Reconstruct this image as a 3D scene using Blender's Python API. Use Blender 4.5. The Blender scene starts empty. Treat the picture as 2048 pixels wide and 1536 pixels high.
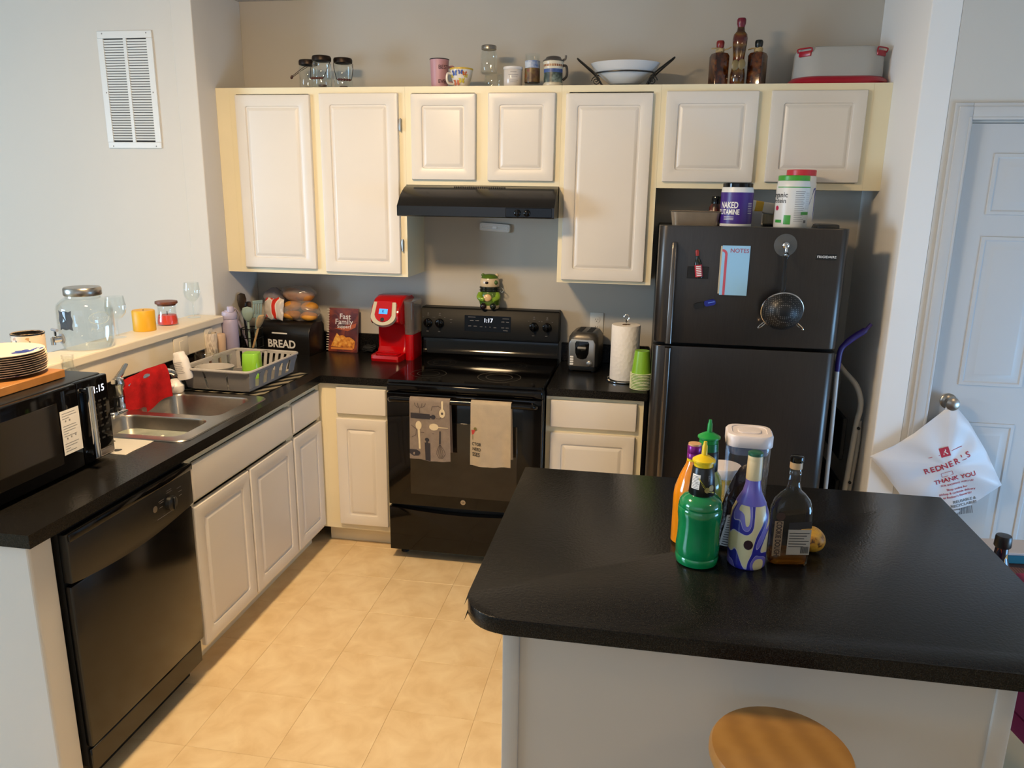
import bpy, bmesh, math, random
from math import sin, cos, pi, radians as rad
from mathutils import Vector, Matrix
random.seed(7)
scene = bpy.context.scene
C = scene.collection

# ------------------------------------------------------------------ camera, world, lights, exposure
cam_d = bpy.data.cameras.new('camera'); cam = bpy.data.objects.new('camera', cam_d); C.objects.link(cam)
cam_d.sensor_fit = 'HORIZONTAL'; cam_d.sensor_width = 36; cam_d.lens = 1532.4*36/2048; cam_d.clip_start = .05
cam.location = (1.1863, -4.0844, 1.7989); cam.rotation_euler = (1.3258, -.0143, .1714)
scene.camera = cam
scene.cycles.transparent_max_bounces = 48
w = bpy.data.worlds.new('sky'); scene.world = w; w.use_nodes = True
w.node_tree.nodes['Background'].inputs[0].default_value = (.62, .78, 1, 1)
w.node_tree.nodes['Background'].inputs[1].default_value = 1.0
vs = scene.view_settings
vs.view_transform = 'Standard'; vs.look = 'None'; vs.gamma = 1; vs.exposure = 0.0; vs.use_curve_mapping = False

def area(name, loc, rot, sx, sy, power, col):
    l = bpy.data.lights.new(name, 'AREA'); l.shape = 'RECTANGLE'; l.size = sx; l.size_y = sy; l.energy = power; l.color = col
    o = bpy.data.objects.new(name, l); C.objects.link(o); o.location = loc; o.rotation_euler = rot
    return o
DAY = (.66, .80, 1)
area('daylight_patio_door', (4.52, -2.3, .45), (0, rad(90), 0), .8, 1.4, 54, (.26, .57, 1))       # window_1
area('daylight_left_window', (-4.42, -3.9, 1.55), (0, rad(-90), 0), 1.4, 1.8, 182, (.50, .74, 1))      # window_2
area('daylight_rear_fill', (.2, -6.42, 1.6), (rad(90), 0, 0), 3.2, 1.4, 3, (.80, .88, 1))   # soft fill behind the camera, added with unseen window_3
LAMP_AT = (-.12, -2.14, 2.60)
LAMP_STRENGTH = 222.0
LAMP_COL = (1, .70, .39)

# ------------------------------------------------------------------ helpers
def lin(h):
    if not isinstance(h, str): return tuple(h)[:3]
    h = h.lstrip('#'); v = [int(h[i:i+2], 16)/255 for i in (0, 2, 4)]
    return tuple(c/12.92 if c <= .04045 else ((c+.055)/1.055)**2.4 for c in v)

MATS = {}
def mat(name, col='#888888', rough=.5, metal=0, spec=.5, bump=None, var=None, emit=None, coat=0, aniso=None, trans=0, alpha=None, sss=0):
    """principled material; var=(scale, amount[, stretch]) colour mottling; bump=(scale, strength)"""
    if name in MATS: return MATS[name]
    m = bpy.data.materials.new(name); m.use_nodes = True; MATS[name] = m
    nt = m.node_tree; b = nt.nodes['Principled BSDF']; N = nt.nodes.new; L = nt.links.new
    c = lin(col)
    b.inputs['Base Color'].default_value = (*c, 1); b.inputs['Roughness'].default_value = rough
    b.inputs['Metallic'].default_value = metal; b.inputs['Specular IOR Level'].default_value = spec
    b.inputs['Coat Weight'].default_value = coat
    if trans: b.inputs['Transmission Weight'].default_value = trans
    if alpha is not None: b.inputs['Alpha'].default_value = alpha
    if emit: b.inputs['Emission Color'].default_value = (*lin(emit[0]), 1); b.inputs['Emission Strength'].default_value = emit[1]
    tc = N('ShaderNodeTexCoord')
    if var:
        mp = N('ShaderNodeMapping'); L(tc.outputs['Object'], mp.inputs[0])
        if len(var) > 2: mp.inputs['Scale'].default_value = var[2]
        n = N('ShaderNodeTexNoise'); n.inputs['Scale'].default_value = var[0]; n.inputs['Detail'].default_value = 6
        L(mp.outputs[0], n.inputs[0])
        r = N('ShaderNodeValToRGB'); a = var[1]
        r.color_ramp.elements[0].position = .3; r.color_ramp.elements[1].position = .7
        r.color_ramp.elements[0].color = (*[x*(1-a) for x in c], 1); r.color_ramp.elements[1].color = (*[min(1, x*(1+a)) for x in c], 1)
        L(n.outputs[0], r.inputs[0]); L(r.outputs[0], b.inputs['Base Color'])
    if bump:
        n = N('ShaderNodeTexNoise'); n.inputs['Scale'].default_value = bump[0]; n.inputs['Detail'].default_value = 4
        L(tc.outputs['Object'], n.inputs[0])
        bp = N('ShaderNodeBump'); bp.inputs['Strength'].default_value = bump[1]; bp.inputs['Distance'].default_value = .002
        L(n.outputs[0], bp.inputs['Height']); L(bp.outputs[0], b.inputs['Normal'])
    return m

def pattern(name, kind, scale, stops, rough=.5, metal=0, stretch=(1, 1, 1), rot=(0, 0, 0), distort=0, detail=3, const=False, coat=0):
    """procedural print: noise / voronoi / wave run through a colour ramp; stops=[(pos, hex)]"""
    if name in MATS: return MATS[name]
    m = bpy.data.materials.new(name); m.use_nodes = True; MATS[name] = m
    nt = m.node_tree; b = nt.nodes['Principled BSDF']; N = nt.nodes.new; L = nt.links.new
    b.inputs['Roughness'].default_value = rough; b.inputs['Metallic'].default_value = metal; b.inputs['Coat Weight'].default_value = coat
    tc = N('ShaderNodeTexCoord'); mp = N('ShaderNodeMapping'); L(tc.outputs['Object'], mp.inputs[0])
    mp.inputs['Scale'].default_value = stretch; mp.inputs['Rotation'].default_value = rot
    if kind == 'noise':
        t = N('ShaderNodeTexNoise'); t.inputs['Detail'].default_value = detail; t.inputs['Distortion'].default_value = distort; o = t.outputs[0]
    elif kind == 'voronoi':
        t = N('ShaderNodeTexVoronoi'); o = t.outputs['Distance']
    elif kind == 'cells':
        t = N('ShaderNodeTexVoronoi'); s = N('ShaderNodeSeparateColor'); L(t.outputs['Color'], s.inputs[0]); o = s.outputs[0]
    else:
        t = N('ShaderNodeTexWave'); t.inputs['Distortion'].default_value = distort; t.inputs['Detail'].default_value = detail; o = t.outputs['Fac']
    t.inputs['Scale'].default_value = scale
    L(mp.outputs[0], t.inputs['Vector'])
    r = N('ShaderNodeValToRGB'); cr = r.color_ramp
    if const: cr.interpolation = 'CONSTANT'
    while len(cr.elements) < len(stops): cr.elements.new(.5)
    for e, (p, h) in zip(cr.elements, stops): e.position = p; e.color = (*lin(h), 1)
    L(o, r.inputs[0]); L(r.outputs[0], b.inputs['Base Color'])
    return m

def glass(name, tint='#ffffff', rough=.02, density=.0, ior=1.45, gain=1.0):
    """thin-walled clear glass: Fresnel mix of tinted transparency and gloss"""
    if name in MATS: return MATS[name]
    m = bpy.data.materials.new(name); m.use_nodes = True; MATS[name] = m
    nt = m.node_tree; nt.nodes.remove(nt.nodes['Principled BSDF']); N = nt.nodes.new; L = nt.links.new
    t = N('ShaderNodeBsdfTransparent'); t.inputs[0].default_value = (*lin(tint), 1)
    g = N('ShaderNodeBsdfGlossy'); g.inputs['Roughness'].default_value = rough; g.inputs['Color'].default_value = (1, 1, 1, 1)
    f = N('ShaderNodeLayerWeight'); f.inputs['Blend'].default_value = .5
    pw = N('ShaderNodeMath'); pw.operation = 'POWER'; pw.inputs[1].default_value = 3.2; L(f.outputs['Facing'], pw.inputs[0])
    a = N('ShaderNodeMath'); a.operation = 'MULTIPLY_ADD'; a.inputs[1].default_value = .32*gain; a.inputs[2].default_value = .025; a.use_clamp = True
    L(pw.outputs[0], a.inputs[0])
    mx = N('ShaderNodeMixShader'); L(a.outputs[0], mx.inputs[0]); L(t.outputs[0], mx.inputs[1]); L(g.outputs[0], mx.inputs[2])
    out = nt.nodes['Material Output']; last = mx
    if density > 0:
        d = N('ShaderNodeBsdfDiffuse'); d.inputs[0].default_value = (*lin(tint), 1)
        m2 = N('ShaderNodeMixShader'); m2.inputs[0].default_value = density; L(mx.outputs[0], m2.inputs[1]); L(d.outputs[0], m2.inputs[2]); last = m2
    L(last.outputs[0], out.inputs[0])
    return m

def thing(name, label, cat, loc=(0, 0, 0), rz=0, group=None, kind=None, rot=None):
    o = bpy.data.objects.new(name, None); o.empty_display_size = .05; C.objects.link(o); o.location = loc
    o.rotation_euler = rot if rot else (0, 0, rad(rz))
    o['label'] = label; o['category'] = cat
    if group: o['group'] = group
    if kind: o['kind'] = kind
    return o

def copy_tree(o, parent=None):
    c = o.copy(); C.objects.link(c); c.parent = parent
    for ch in list(o.children): copy_tree(ch, c)
    return c

def rrect(w, d, r, n=4, cx=0, cy=0):
    r = min(r, w/2-1e-5, d/2-1e-5); pts = []
    for (sx, sy, a0) in ((1, 1, 0), (-1, 1, 90), (-1, -1, 180), (1, -1, 270)):
        for k in range(n+1):
            a = rad(a0+90*k/n); pts.append((cx+sx*(w/2-r)+r*cos(a), cy+sy*(d/2-r)+r*sin(a)))
    return pts

TEXT = {}
def text_data(s, bold=0):
    if (s, bold) not in TEXT:
        cu = bpy.data.curves.new('t', 'FONT'); cu.body = s; cu.align_x = 'CENTER'; cu.align_y = 'CENTER'; cu.size = 1; cu.resolution_u = 3; cu.offset = .008+bold
        o = bpy.data.objects.new('t', cu); C.objects.link(o); bpy.context.view_layer.update()
        me = bpy.data.meshes.new_from_object(o.evaluated_get(bpy.context.evaluated_depsgraph_get()))
        TEXT[s, bold] = ([tuple(v.co) for v in me.vertices], [tuple(p.vertices) for p in me.polygons])
        bpy.data.meshes.remove(me); bpy.data.objects.remove(o); bpy.data.curves.remove(cu)
    return TEXT[s, bold]

class G:
    def __init__(s): s.bm = bmesh.new()
    def _face(s, vs):
        try: return s.bm.faces.new(vs)
        except ValueError: return None
    def box(s, x0, x1, y0, y1, z0, z1, bev=0, seg=2, M=None):
        mtx = Matrix.Translation(((x0+x1)/2, (y0+y1)/2, (z0+z1)/2)) @ Matrix.Diagonal((abs(x1-x0), abs(y1-y0), abs(z1-z0), 1))
        if M: mtx = M @ mtx
        r = bmesh.ops.create_cube(s.bm, size=1, matrix=mtx)
        if bev: bmesh.ops.bevel(s.bm, geom=list({e for v in r['verts'] for e in v.link_edges}), offset=bev, segments=seg, profile=.5, affect='EDGES')
        return s
    def loft(s, loops, cap0=True, cap1=True, closed=True):
        vl = [[s.bm.verts.new(p) for p in lp] for lp in loops]; n = len(vl[0])
        for a, b in zip(vl, vl[1:]):
            for i in range(n if closed else n-1):
                j = (i+1) % n; s._face((a[i], a[j], b[j], b[i]))
        if cap0: s._face(list(reversed(vl[0])))
        if cap1: s._face(vl[-1])
        return s
    def lathe(s, prof, seg=24, c=(0, 0), sx=1, sy=1, M=None, cap=True):
        """profile of (r, z) from bottom to top; r=0 ends close to a point"""
        rings = []
        for r, z in prof:
            if r < 1e-6: rings.append([Vector((c[0], c[1], z))])
            else: rings.append([Vector((c[0]+sx*r*cos(2*pi*k/seg), c[1]+sy*r*sin(2*pi*k/seg), z)) for k in range(seg)])
        vl = [[s.bm.verts.new(M @ p if M else p) for p in R] for R in rings]
        for a, b in zip(vl, vl[1:]):
            if len(a) == 1 and len(b) == 1: continue
            for i in range(seg):
                j = (i+1) % seg
                if len(a) == 1: s._face((a[0], b[j], b[i]))
                elif len(b) == 1: s._face((a[i], a[j], b[0]))
                else: s._face((a[i], a[j], b[j], b[i]))
        if cap:
            if len(vl[0]) > 1: s._face(list(reversed(vl[0])))
            if len(vl[-1]) > 1: s._face(vl[-1])
        return s
    def stack(s, secs, n=4, M=None, cap0=True, cap1=True):
        """loft of rounded rectangles: (w, d, r, z[, cx, cy])"""
        lps = []
        for q in secs:
            w_, d_, r_, z_ = q[:4]; cx, cy = q[4:6] if len(q) > 4 else (0, 0)
            lps.append([(M @ Vector((x, y, z_)) if M else Vector((x, y, z_))) for x, y in rrect(w_, d_, r_, n, cx, cy)])
        return s.loft(lps, cap0, cap1)
    def tube(s, pts, r, seg=8, closed=False, M=None, flat=1):
        pts = [Vector(p) for p in pts]; n = len(pts)
        rr = r if isinstance(r, (list, tuple)) else [r]*n
        lps = []; up = None
        for i, p in enumerate(pts):
            a = pts[(i-1) % n] if closed or i > 0 else p; b = pts[(i+1) % n] if closed or i < n-1 else p
            t = (b-a).normalized()
            if up is None:
                up = Vector((0, 0, 1)) if abs(t.z) < .9 else Vector((0, 1, 0))
            u = (up-t*up.dot(t))
            if u.length < 1e-6: u = t.orthogonal()
            u.normalize(); up = u; v = t.cross(u)
            lp = [p+u*(rr[i]*cos(2*pi*k/seg))*flat+v*(rr[i]*sin(2*pi*k/seg)) for k in range(seg)]
            lps.append([M @ q for q in lp] if M else lp)
        if closed: lps.append(lps[0]); return s.loft(lps, False, False)
        return s.loft(lps)
    def prism(s, pts, f0, f1, bev=0):
        """polygon extruded between two mapping functions (u, v)->xyz"""
        a = [s.bm.verts.new(f0(*p)) for p in pts]; b = [s.bm.verts.new(f1(*p)) for p in pts]; n = len(pts)
        fs = [s._face(list(reversed(a))), s._face(b)]
        for i in range(n): s._face((a[i], a[(i+1) % n], b[(i+1) % n], b[i]))
        if bev:
            es = [e for e in s.bm.edges if (e.verts[0] in a and e.verts[1] in a) or (e.verts[0] in b and e.verts[1] in b)]
            bmesh.ops.bevel(s.bm, geom=es, offset=bev, segments=2, profile=.5, affect='EDGES')
        return s
    def ball(s, c, r, seg=16, rings=10, M=None):
        rx, ry, rz = r if isinstance(r, (tuple, list)) else (r, r, r)
        mt = Matrix.Translation(c) @ (M or Matrix()) @ Matrix.Diagonal((rx, ry, rz, 1))
        bmesh.ops.create_uvsphere(s.bm, u_segments=seg, v_segments=rings, radius=1, matrix=mt); return s
    def grid(s, nu, nv, f):
        """sheet from f(u, v), u,v in 0..1"""
        V = [[s.bm.verts.new(f(i/nu, j/nv)) for j in range(nv+1)] for i in range(nu+1)]
        for i in range(nu):
            for j in range(nv): s._face((V[i][j], V[i+1][j], V[i+1][j+1], V[i][j+1]))
        return s
    def text(s, t, size, f, sx=1, bold=0):
        vs, fs = text_data(t, bold); V = [s.bm.verts.new(f(x*size*sx, y*size)) for x, y, z in vs]
        for q in fs: s._face([V[i] for i in q])
        return s
    def patch(s, u0, u1, v0, v1, f, n=1):
        """a flat (or wrapped) rectangle of print mapped by f"""
        for k in range(n):
            a = u0+(u1-u0)*k/n; b = u0+(u1-u0)*(k+1)/n
            s._face([s.bm.verts.new(f(*q)) for q in ((a, v0), (b, v0), (b, v1), (a, v1))])
        return s
    def poly(s, pts, f): s._face([s.bm.verts.new(f(*p)) for p in pts]); return s
    def shift(s, amp, scale=20, seed=0):
        from mathutils import noise
        for v in s.bm.verts: v.co += Vector(noise.noise_vector(v.co*scale+Vector((seed, seed*2, 0))))*amp
        return s
    def thick(s, t):
        bmesh.ops.solidify(s.bm, geom=list(s.bm.faces), thickness=t); return s
    def mesh(s, m=None, smooth=40):
        bmesh.ops.recalc_face_normals(s.bm, faces=s.bm.faces)
        me = bpy.data.meshes.new('m'); s.bm.to_mesh(me); s.bm.free()
        if smooth:
            me.polygons.foreach_set('use_smooth', [True]*len(me.polygons)); me.set_sharp_from_angle(angle=rad(smooth))
        if m: me.materials.append(m)
        return me
    def build(s, name, m, parent=None, smooth=40, label=None):
        return place(name, s.mesh(m, smooth), parent, label=label)

def place(name, me, parent=None, loc=None, rot=None, label=None):
    o = bpy.data.objects.new(name, me); me.name = name; C.objects.link(o)
    if parent: o.parent = parent
    if loc: o.location = loc
    if rot: o.rotation_euler = rot
    if label: o['label'] = label
    return o

def struct(name, g, m, smooth=0):
    o = g.build(name, m, None, smooth); o['kind'] = 'structure'; return o

def front(x0, z0, y): return lambda u, v: Vector((x0+u, y, z0+v))           # faces -y
def facex(y0, z0, x): return lambda u, v: Vector((x, y0+u, z0+v))            # faces +x
def top(x0, y0, z): return lambda u, v: Vector((x0+u, y0+v, z))
def cyl(r, a0, z0, c=(0, 0)):                                                # wraps round a vertical cylinder, a0=0 faces -y
    return lambda u, v: Vector((c[0]+r*sin(a0+u/r), c[1]-r*cos(a0+u/r), z0+v))
def rotated(f, ang, u0=0, v0=0):
    ca, sa = cos(rad(ang)), sin(rad(ang)); return lambda u, v: f(u0+u*ca-v*sa, v0+u*sa+v*ca)
def arc(cx, cy, r, a0, a1, n): return [(cx+r*cos(rad(a0+(a1-a0)*k/n)), cy+r*sin(rad(a0+(a1-a0)*k/n))) for k in range(n+1)]
def smooth_path(pts, n=6):
    P = [Vector(p) for p in pts]; P = [P[0]*2-P[1]]+P+[P[-1]*2-P[-2]]; out = []
    for i in range(1, len(P)-2):
        for k in range(n):
            t = k/n; a, b, c, d = P[i-1:i+3]
            out.append(.5*((2*b)+(c-a)*t+(2*a-5*b+4*c-d)*t*t+(3*b-a-3*c+d)*t**3))
    out.append(P[-2]); return out
def shell(outer, t):
    """open vessel profile: outer wall up, inner wall down with thickness t"""
    return outer+[(max(r-t, .0005), z) for r, z in reversed(outer) if z > outer[0][1]+t]+[(0, outer[0][1]+t)]

# ------------------------------------------------------------------ shared materials
M_wall = mat('wall_paint', '#b8b2a7', .85, bump=(260, .08), var=(1.5, .02))
M_white = mat('white_paint', '#dedcd6', .45)
M_ceil = mat('ceiling_paint', '#b9b6b0', .9)
M_door = mat('cabinet_door_white', '#dad3c8', .33, var=(3, .02))
M_frame = mat('cabinet_frame_cream', '#e6dab8', .4, var=(4, .03))
M_black = mat('gloss_black', '#090808', .07, spec=.32)
M_blackm = mat('satin_black', '#111110', .35)
M_matte = mat('matte_black', '#0d0d0d', .7)
M_chrome = mat('chrome', '#d8d8d8', .12, 1)
M_steel = mat('stainless_steel', '#b5b0a8', .28, 1, var=(60, .05, (1, 12, 1)))
M_nickel = mat('brushed_nickel', '#a9a39a', .3, 1)
M_glass = glass('clear_glass', '#fbfdfd', gain=2.6)
M_wood = pattern('light_wood', 'wave', 5, [(0, '#8a632f'), (.5, '#916932'), (1, '#987038')], .4, stretch=(1, 5, 1), distort=2.5, detail=3, coat=.15)
M_paper = mat('white_paper', '#e8e4dc', .8)
M_ink = mat('black_print', '#171516', .6)
M_greyink = mat('grey_print', '#6c6a6a', .6)
M_whiteink = mat('white_print', '#e6e4e0', .5)
M_redink = mat('red_print', '#b3243a', .55)
M_plate = mat('outlet_plastic', '#d9d4c8', .4)
# ================================================================== SETTING
# floor slab with embossed vinyl tiles
fl = struct('floor', G().box(-4.5, 4.6, -6.5, .1, -.1, -.004), mat('vinyl_floor', '#d6be94', .5))
M_tile = pattern('vinyl_tile', 'noise', 9, [(.25, '#cdb184'), (.5, '#dcc49a'), (.75, '#e6d2ab')], .42, distort=.6, detail=8)
TP = .3045
tm = G().box(-TP/2+.0002, TP/2-.0002, -TP/2+.0002, TP/2-.0002, -.004, 0, .0011, 1).mesh(M_tile, 0)
for i in range(-1, 8):
    for j in range(12):
        place('tile', tm, fl, (.075+TP*(i-.5)+.0, -.2915-TP*(j+.5), 0), (0, 0, pi/2*((i*3+j*5) % 4)))
struct('ceiling', G().box(-4.5, 4.6, -6.5, .1, 2.75, 2.85), M_ceil)
M_wall2 = mat('wall_paint_pale', '#ccc8c0', .85, bump=(260, .08), var=(1.5, .015))
struct('wall_back', G().box(-1.1, 2.32, 0, .1, 0, 2.75), M_wall)
struct('wall_left', G().box(-1.1, -.99, -.464, 0, 0, 2.75, .004, 2), M_wall2)
M_wall2 = mat('wall_paint_pale', '#ccc8c0', .85, bump=(260, .08), var=(1.5, .015))
struct('wall_left_room', G().box(-4.5, -1.1, -.456, -.36, 0, 2.75), M_wall2)
struct('wall_knee', G().box(-1.1, -.99, -2.40, -.464, 0, 1.118), M_wall)
struct('wall_end', G().box(-1.1, -.385, -2.462, -.0 - 2.378, 0, .874, .008, 3), M_wall2)
struct('wall_right', G().box(2.209, 2.32, -.683, 0, 0, 2.75, .004, 2), mat('wall_paint_lit', '#ebe9e5', .8, bump=(260, .08)))  # same paint as the wall beside it, lightened to imitate window light
# wall with the closet door: piers each side of the opening plus the head above it
g = G(); g.box(2.32, 2.414, -.683, -.573, 0, 2.75); g.box(3.176, 4.6, -.683, -.573, 0, 2.75); g.box(2.414, 3.176, -.683, -.573, 2.089, 2.75)
struct('wall_right_front', g, M_wall2)
def wall_with_hole(name, axis, p, a0, a1, h0, h1, z0, z1):
    g = G()
    def bx(u0, u1, v0, v1):
        if axis == 'x': g.box(p[0], p[1], u0, u1, v0, v1)
        else: g.box(u0, u1, p[0], p[1], v0, v1)
    bx(a0, h0, 0, 2.75); bx(h1, a1, 0, 2.75); bx(h0, h1, z1, 2.75)
    if z0 > 0: bx(h0, h1, 0, z0)
    return struct(name, g, M_wall2)
wall_with_hole('wall_right_far', 'x', (4.6, 4.7), -6.5, -.573, -3.65, -1.55, .03, 2.13)
wall_with_hole('wall_left_far', 'x', (-4.6, -4.5), -6.5, -.36, -4.85, -2.95, .8, 2.3)
wall_with_hole('wall_rear', 'y', (-6.6, -6.5), -4.6, 4.7, -1.5, 1.9, .85, 2.35)
def window(n, axis, p, h0, h1, z0, z1, bars):
    g = G(); t = .05
    def bx(u0, u1, v0, v1):
        if axis == 'x': g.box(p-.03, p+.03, u0, u1, v0, v1)
        else: g.box(u0, u1, p-.03, p+.03, v0, v1)
    bx(h0, h1, z0, z0+t); bx(h0, h1, z1-t, z1)
    for k in range(bars+1):
        u = h0+(h1-h0-t)*k/bars; bx(u, u+t, z0+t, z1-t)
    o = struct('window_%d' % n, g, M_white)
window(1, 'x', 4.65, -3.65, -1.55, .03, 2.13, 2); window(2, 'x', -4.55, -4.85, -2.95, .8, 2.3, 2); window(3, 'y', -6.55, -1.5, 1.9, .85, 2.35, 3)  # third window is unseen, added to carry the rear fill
# bar ledge on top of the knee wall, with a small moulding under its lip
g = G(); g.box(-1.118, -.945, -2.42, -.466, 1.122, 1.16, .006, 2)
M_ledge = mat('ledge_paint', '#ddd2bd', .4, var=(3, .02))
led = struct('trim_1', g, M_ledge)
struct('trim_2', G().box(-.99, -.958, -2.40, -.466, 1.0155, 1.1215, .004, 2), M_ledge)
# closet door with six raised panels, casing and knob
M_doorp = mat('door_paint', '#c3c4c4', .38)
def panel_door(w, h, t, panels):
    g = G(); g.box(0, w, 0, t, 0, h)
    me = g
    for (x0, x1, z0, z1) in panels:
        def lp(o, y): return [(x0+o, y, z0+o), (x1-o, y, z0+o), (x1-o, y, z1-o), (x0+o, y, z1-o)]
        me.loft([lp(-.006, .0), lp(-.004, -.004), lp(.006, -.004), lp(.018, .0035-.004), lp(.022, -.001), lp(.038, -.006), lp(.042, -.0062)], False, True)
    return me
dr = thing('door_1', 'white six-panel closet door beside the fridge alcove', 'door', (2.418, -.672, .012), kind='structure')
pl = [(.105, .335, 1.735, 1.955), (.42, .65, 1.735, 1.955), (.105, .335, 1.035, 1.635), (.42, .65, 1.035, 1.635), (.105, .335, .17, .86), (.42, .65, .17, .86)]
panel_door(.754, 2.072, .035, []).build('door_leaf', M_doorp, dr, 0)
for q in pl:
    g = G()
    x0, x1, z0, z1 = q
    def lp(o, y): return [(x0+o, y, z0+o), (x1-o, y, z0+o), (x1-o, y, z1-o), (x0+o, y, z1-o)]
    g.loft([lp(-.008, .001), lp(-.006, -.005), lp(.006, -.006), lp(.012, -.002), lp(.022, -.002), lp(.042, -.0085), lp(.046, -.0088)], False, True)
    g.build('panel', M_doorp, dr, 25)
kn = G().lathe([(.033, 0), (.033, .004), (.028, .009), (.013, .012), (.012, .028), (.024, .034), (.029, .046), (.027, .058), (.015, .065), (0, .066)], 28, M=Matrix.Translation((.07, 0, .954)) @ Matrix.Rotation(pi/2, 4, 'X'))
kn.build('door_knob', M_nickel, dr)
g = G()   # casing: stepped moulding left, head and right
for (o, t) in ((0, .012), (.014, .018), (.04, .014), (.052, .02)):
    wd = {0: .064, .014: .05, .04: .024, .052: .012}[o]
    g.box(2.414-.008-wd+.0, 2.414-.008, -.683-t, -.683, 0, 2.097+wd, .003, 2)
    g.box(2.414-.008, 3.184, -.683-t, -.683, 2.097, 2.097+wd, .003, 2)
    g.box(3.184, 3.184+wd, -.683-t, -.683, 0, 2.097+wd, .003, 2)
struct('trim_3', g, M_doorp, 30)
g = G(); g.box(2.225, 2.34, -.697, -.683, 0, .09, .004, 2); g.box(3.25, 4.6, -.697, -.683, 0, .09, .004, 2); struct('baseboard_right', g, M_white)
struct('baseboard_left', G().box(-4.5, -1.12, -.47, -.456, 0, .09, .004, 2), M_white)

# ceiling lamp that lights the kitchen
lamp = thing('ceiling_lamp', 'round flush ceiling lamp with a glowing glass bowl above the kitchen floor', 'lamp', (LAMP_AT[0], LAMP_AT[1], 2.75))
G().lathe([(0, -.03), (.19, -.03), (.19, 0), (0, 0)], 32).build('base_plate', M_nickel, lamp)
G().lathe([(0, -.085), (.08, -.082), (.14, -.07), (.17, -.052), (.18, -.032), (0, -.031)], 32).build('glass_bowl', mat('lamp_glow', '#000000', 1, emit=(LAMP_COL, LAMP_STRENGTH)), lamp)

fill_lamp = copy_tree(lamp); fill_lamp.location = (3.3, -3.5, 2.75); fill_lamp['label'] = 'unseen fill lamp added over the dining side of the room'  # unseen second lamp, added to brighten the peninsula doors
dim = bpy.data.materials['lamp_glow'].copy(); dim.name = 'fill_lamp_glow'; dim.node_tree.nodes['Principled BSDF'].inputs['Emission Strength'].default_value = 42
for ch in fill_lamp.children:
    if ch.name.startswith('glass_bowl'): ch.data = ch.data.copy(); ch.data.materials[0] = dim
# air vent with louvres
v = thing('air_vent', 'tall white return air vent with two columns of louvres high on left wall', 'vent', (-1.355, -.456, 2.258))
W, H = .146, .272
M_vent = mat('vent_white', '#d9d9d5', .4)
g = G(); g.box(-W, W, -.008, 0, H-.034, H, .002, 1); g.box(-W, W, -.008, 0, -H, -H+.03, .002, 1); g.box(-W, -W+.03, -.008, 0, -H+.0302, H-.0342); g.box(W-.03, W, -.008, 0, -H+.0302, H-.0342); g.box(-.008, .008, -.008, 0, -H+.0302, H-.0342)
g.build('frame', M_vent, v)
G().box(-W+.02, W-.02, -.0006, -.0001, -H+.02, H-.02).build('backing', mat('vent_dark', '#1d1c1a', .9), v)
sm = G().box(-.054, .054, -.0045, .0045, -.0006, .0006, M=Matrix.Rotation(rad(-62), 4, 'X')).mesh(M_vent, 0)
n = 39
for k in range(n):
    z = -H+.036+(2*H-.074)*(k+.5)/n
    for sx in (-1, 1): place('slat', sm, v, (sx*.062, -.0045, z))
scm = G().ball((0, -.0085, 0), (.0035, .0015, .0035), 8, 6).mesh(mat('screw_grey', '#8a8a88', .5))
for x, z in ((-.118, .26), (.118, .26), (-.125, -.01), (.128, -.01), (-.118, -.262), (.118, -.262)): place('screw', scm, v, (x, 0, z))

# ================================================================== CABINETS
DOORS = {}
def door_mesh(w, h, raised=True):
    k = (round(w, 3), round(h, 3), raised)
    if k in DOORS: return DOORS[k]
    g = G()
    def lp(o, y, r): return [Vector((x, y, z)) for x, z in rrect(w-2*o, h-2*o, r, 3)]
    L = [lp(0, 0, .004), lp(0, -.013, .004), lp(.003, -.0185, .004), lp(.005, -.019, .004)]
    if raised:
        b = .054
        L += [lp(b-.003, -.019, .012), lp(b, -.0175, .011), lp(b+.002, -.0125, .010), lp(b+.009, -.0125, .004), lp(b+.012, -.0145, .003), lp(b+.022, -.0185, .002), lp(b+.024, -.0187, .002)]
    g.loft(L)
    DOORS[k] = g.mesh(M_door, 28); return DOORS[k]
def cab(name, label, loc, rz, x0, x1, depth, z0, z1, fronts, toe=0, fillers=(), opening=True, cat='cabinet'):
    """front at local y=0 looking -y. fronts: (kind, cx0, cx1, cz0, cz1)"""
    t = thing(name, label, cat, loc, rz)
    zb = z0+toe
    g = G(); th = .016
    g.box(x0, x0+th, .019, depth, zb, z1); g.box(x1-th, x1, .019, depth, zb, z1); g.box(x0+th, x1-th, .019, depth, zb, zb+th); g.box(x0+th, x1-th, depth-.006, depth, zb+th, z1)
    if z0 > 1: g.box(x0+th, x1-th, .019, depth-.006, z1-th, z1)
    g.build('body', M_frame, t, 0)
    g = G(); a, b = .035, .03      # face frame: stiles, rails, and mullions between the fronts
    g.box(x0, x0+a, 0, .0189, zb, z1); g.box(x1-a, x1, 0, .0189, zb, z1); g.box(x0+a, x1-a, 0, .0189, z1-b, z1); g.box(x0+a, x1-a, 0, .0189, zb, zb+b)
    if name.startswith('wall') and x1-x0 > .7: m = (x0+x1)/2; g.box(m-.035, m+.035, 0, .0189, zb+b, z1-b)
    if not name.startswith('wall'): g.box(x0+a, x1-a, 0, .0189, .69, .73)
    g.build('face_frame', M_frame, t, 0)
    for (u0, u1) in fillers: G().box(u0, u1, .0005, .019, zb, z1).build('filler_strip', M_frame, t, 0)
    if toe: G().box(x0, x1, .075, .09, 0, zb-.0005).build('toe_kick', M_frame, t, 0)
    for k, u0, u1, v0, v1 in fronts:
        place(k, door_mesh(u1-u0, v1-v0, k == 'door'), t, ((u0+u1)/2, -.0005, (v0+v1)/2))
    return t
YU = -.305
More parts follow.
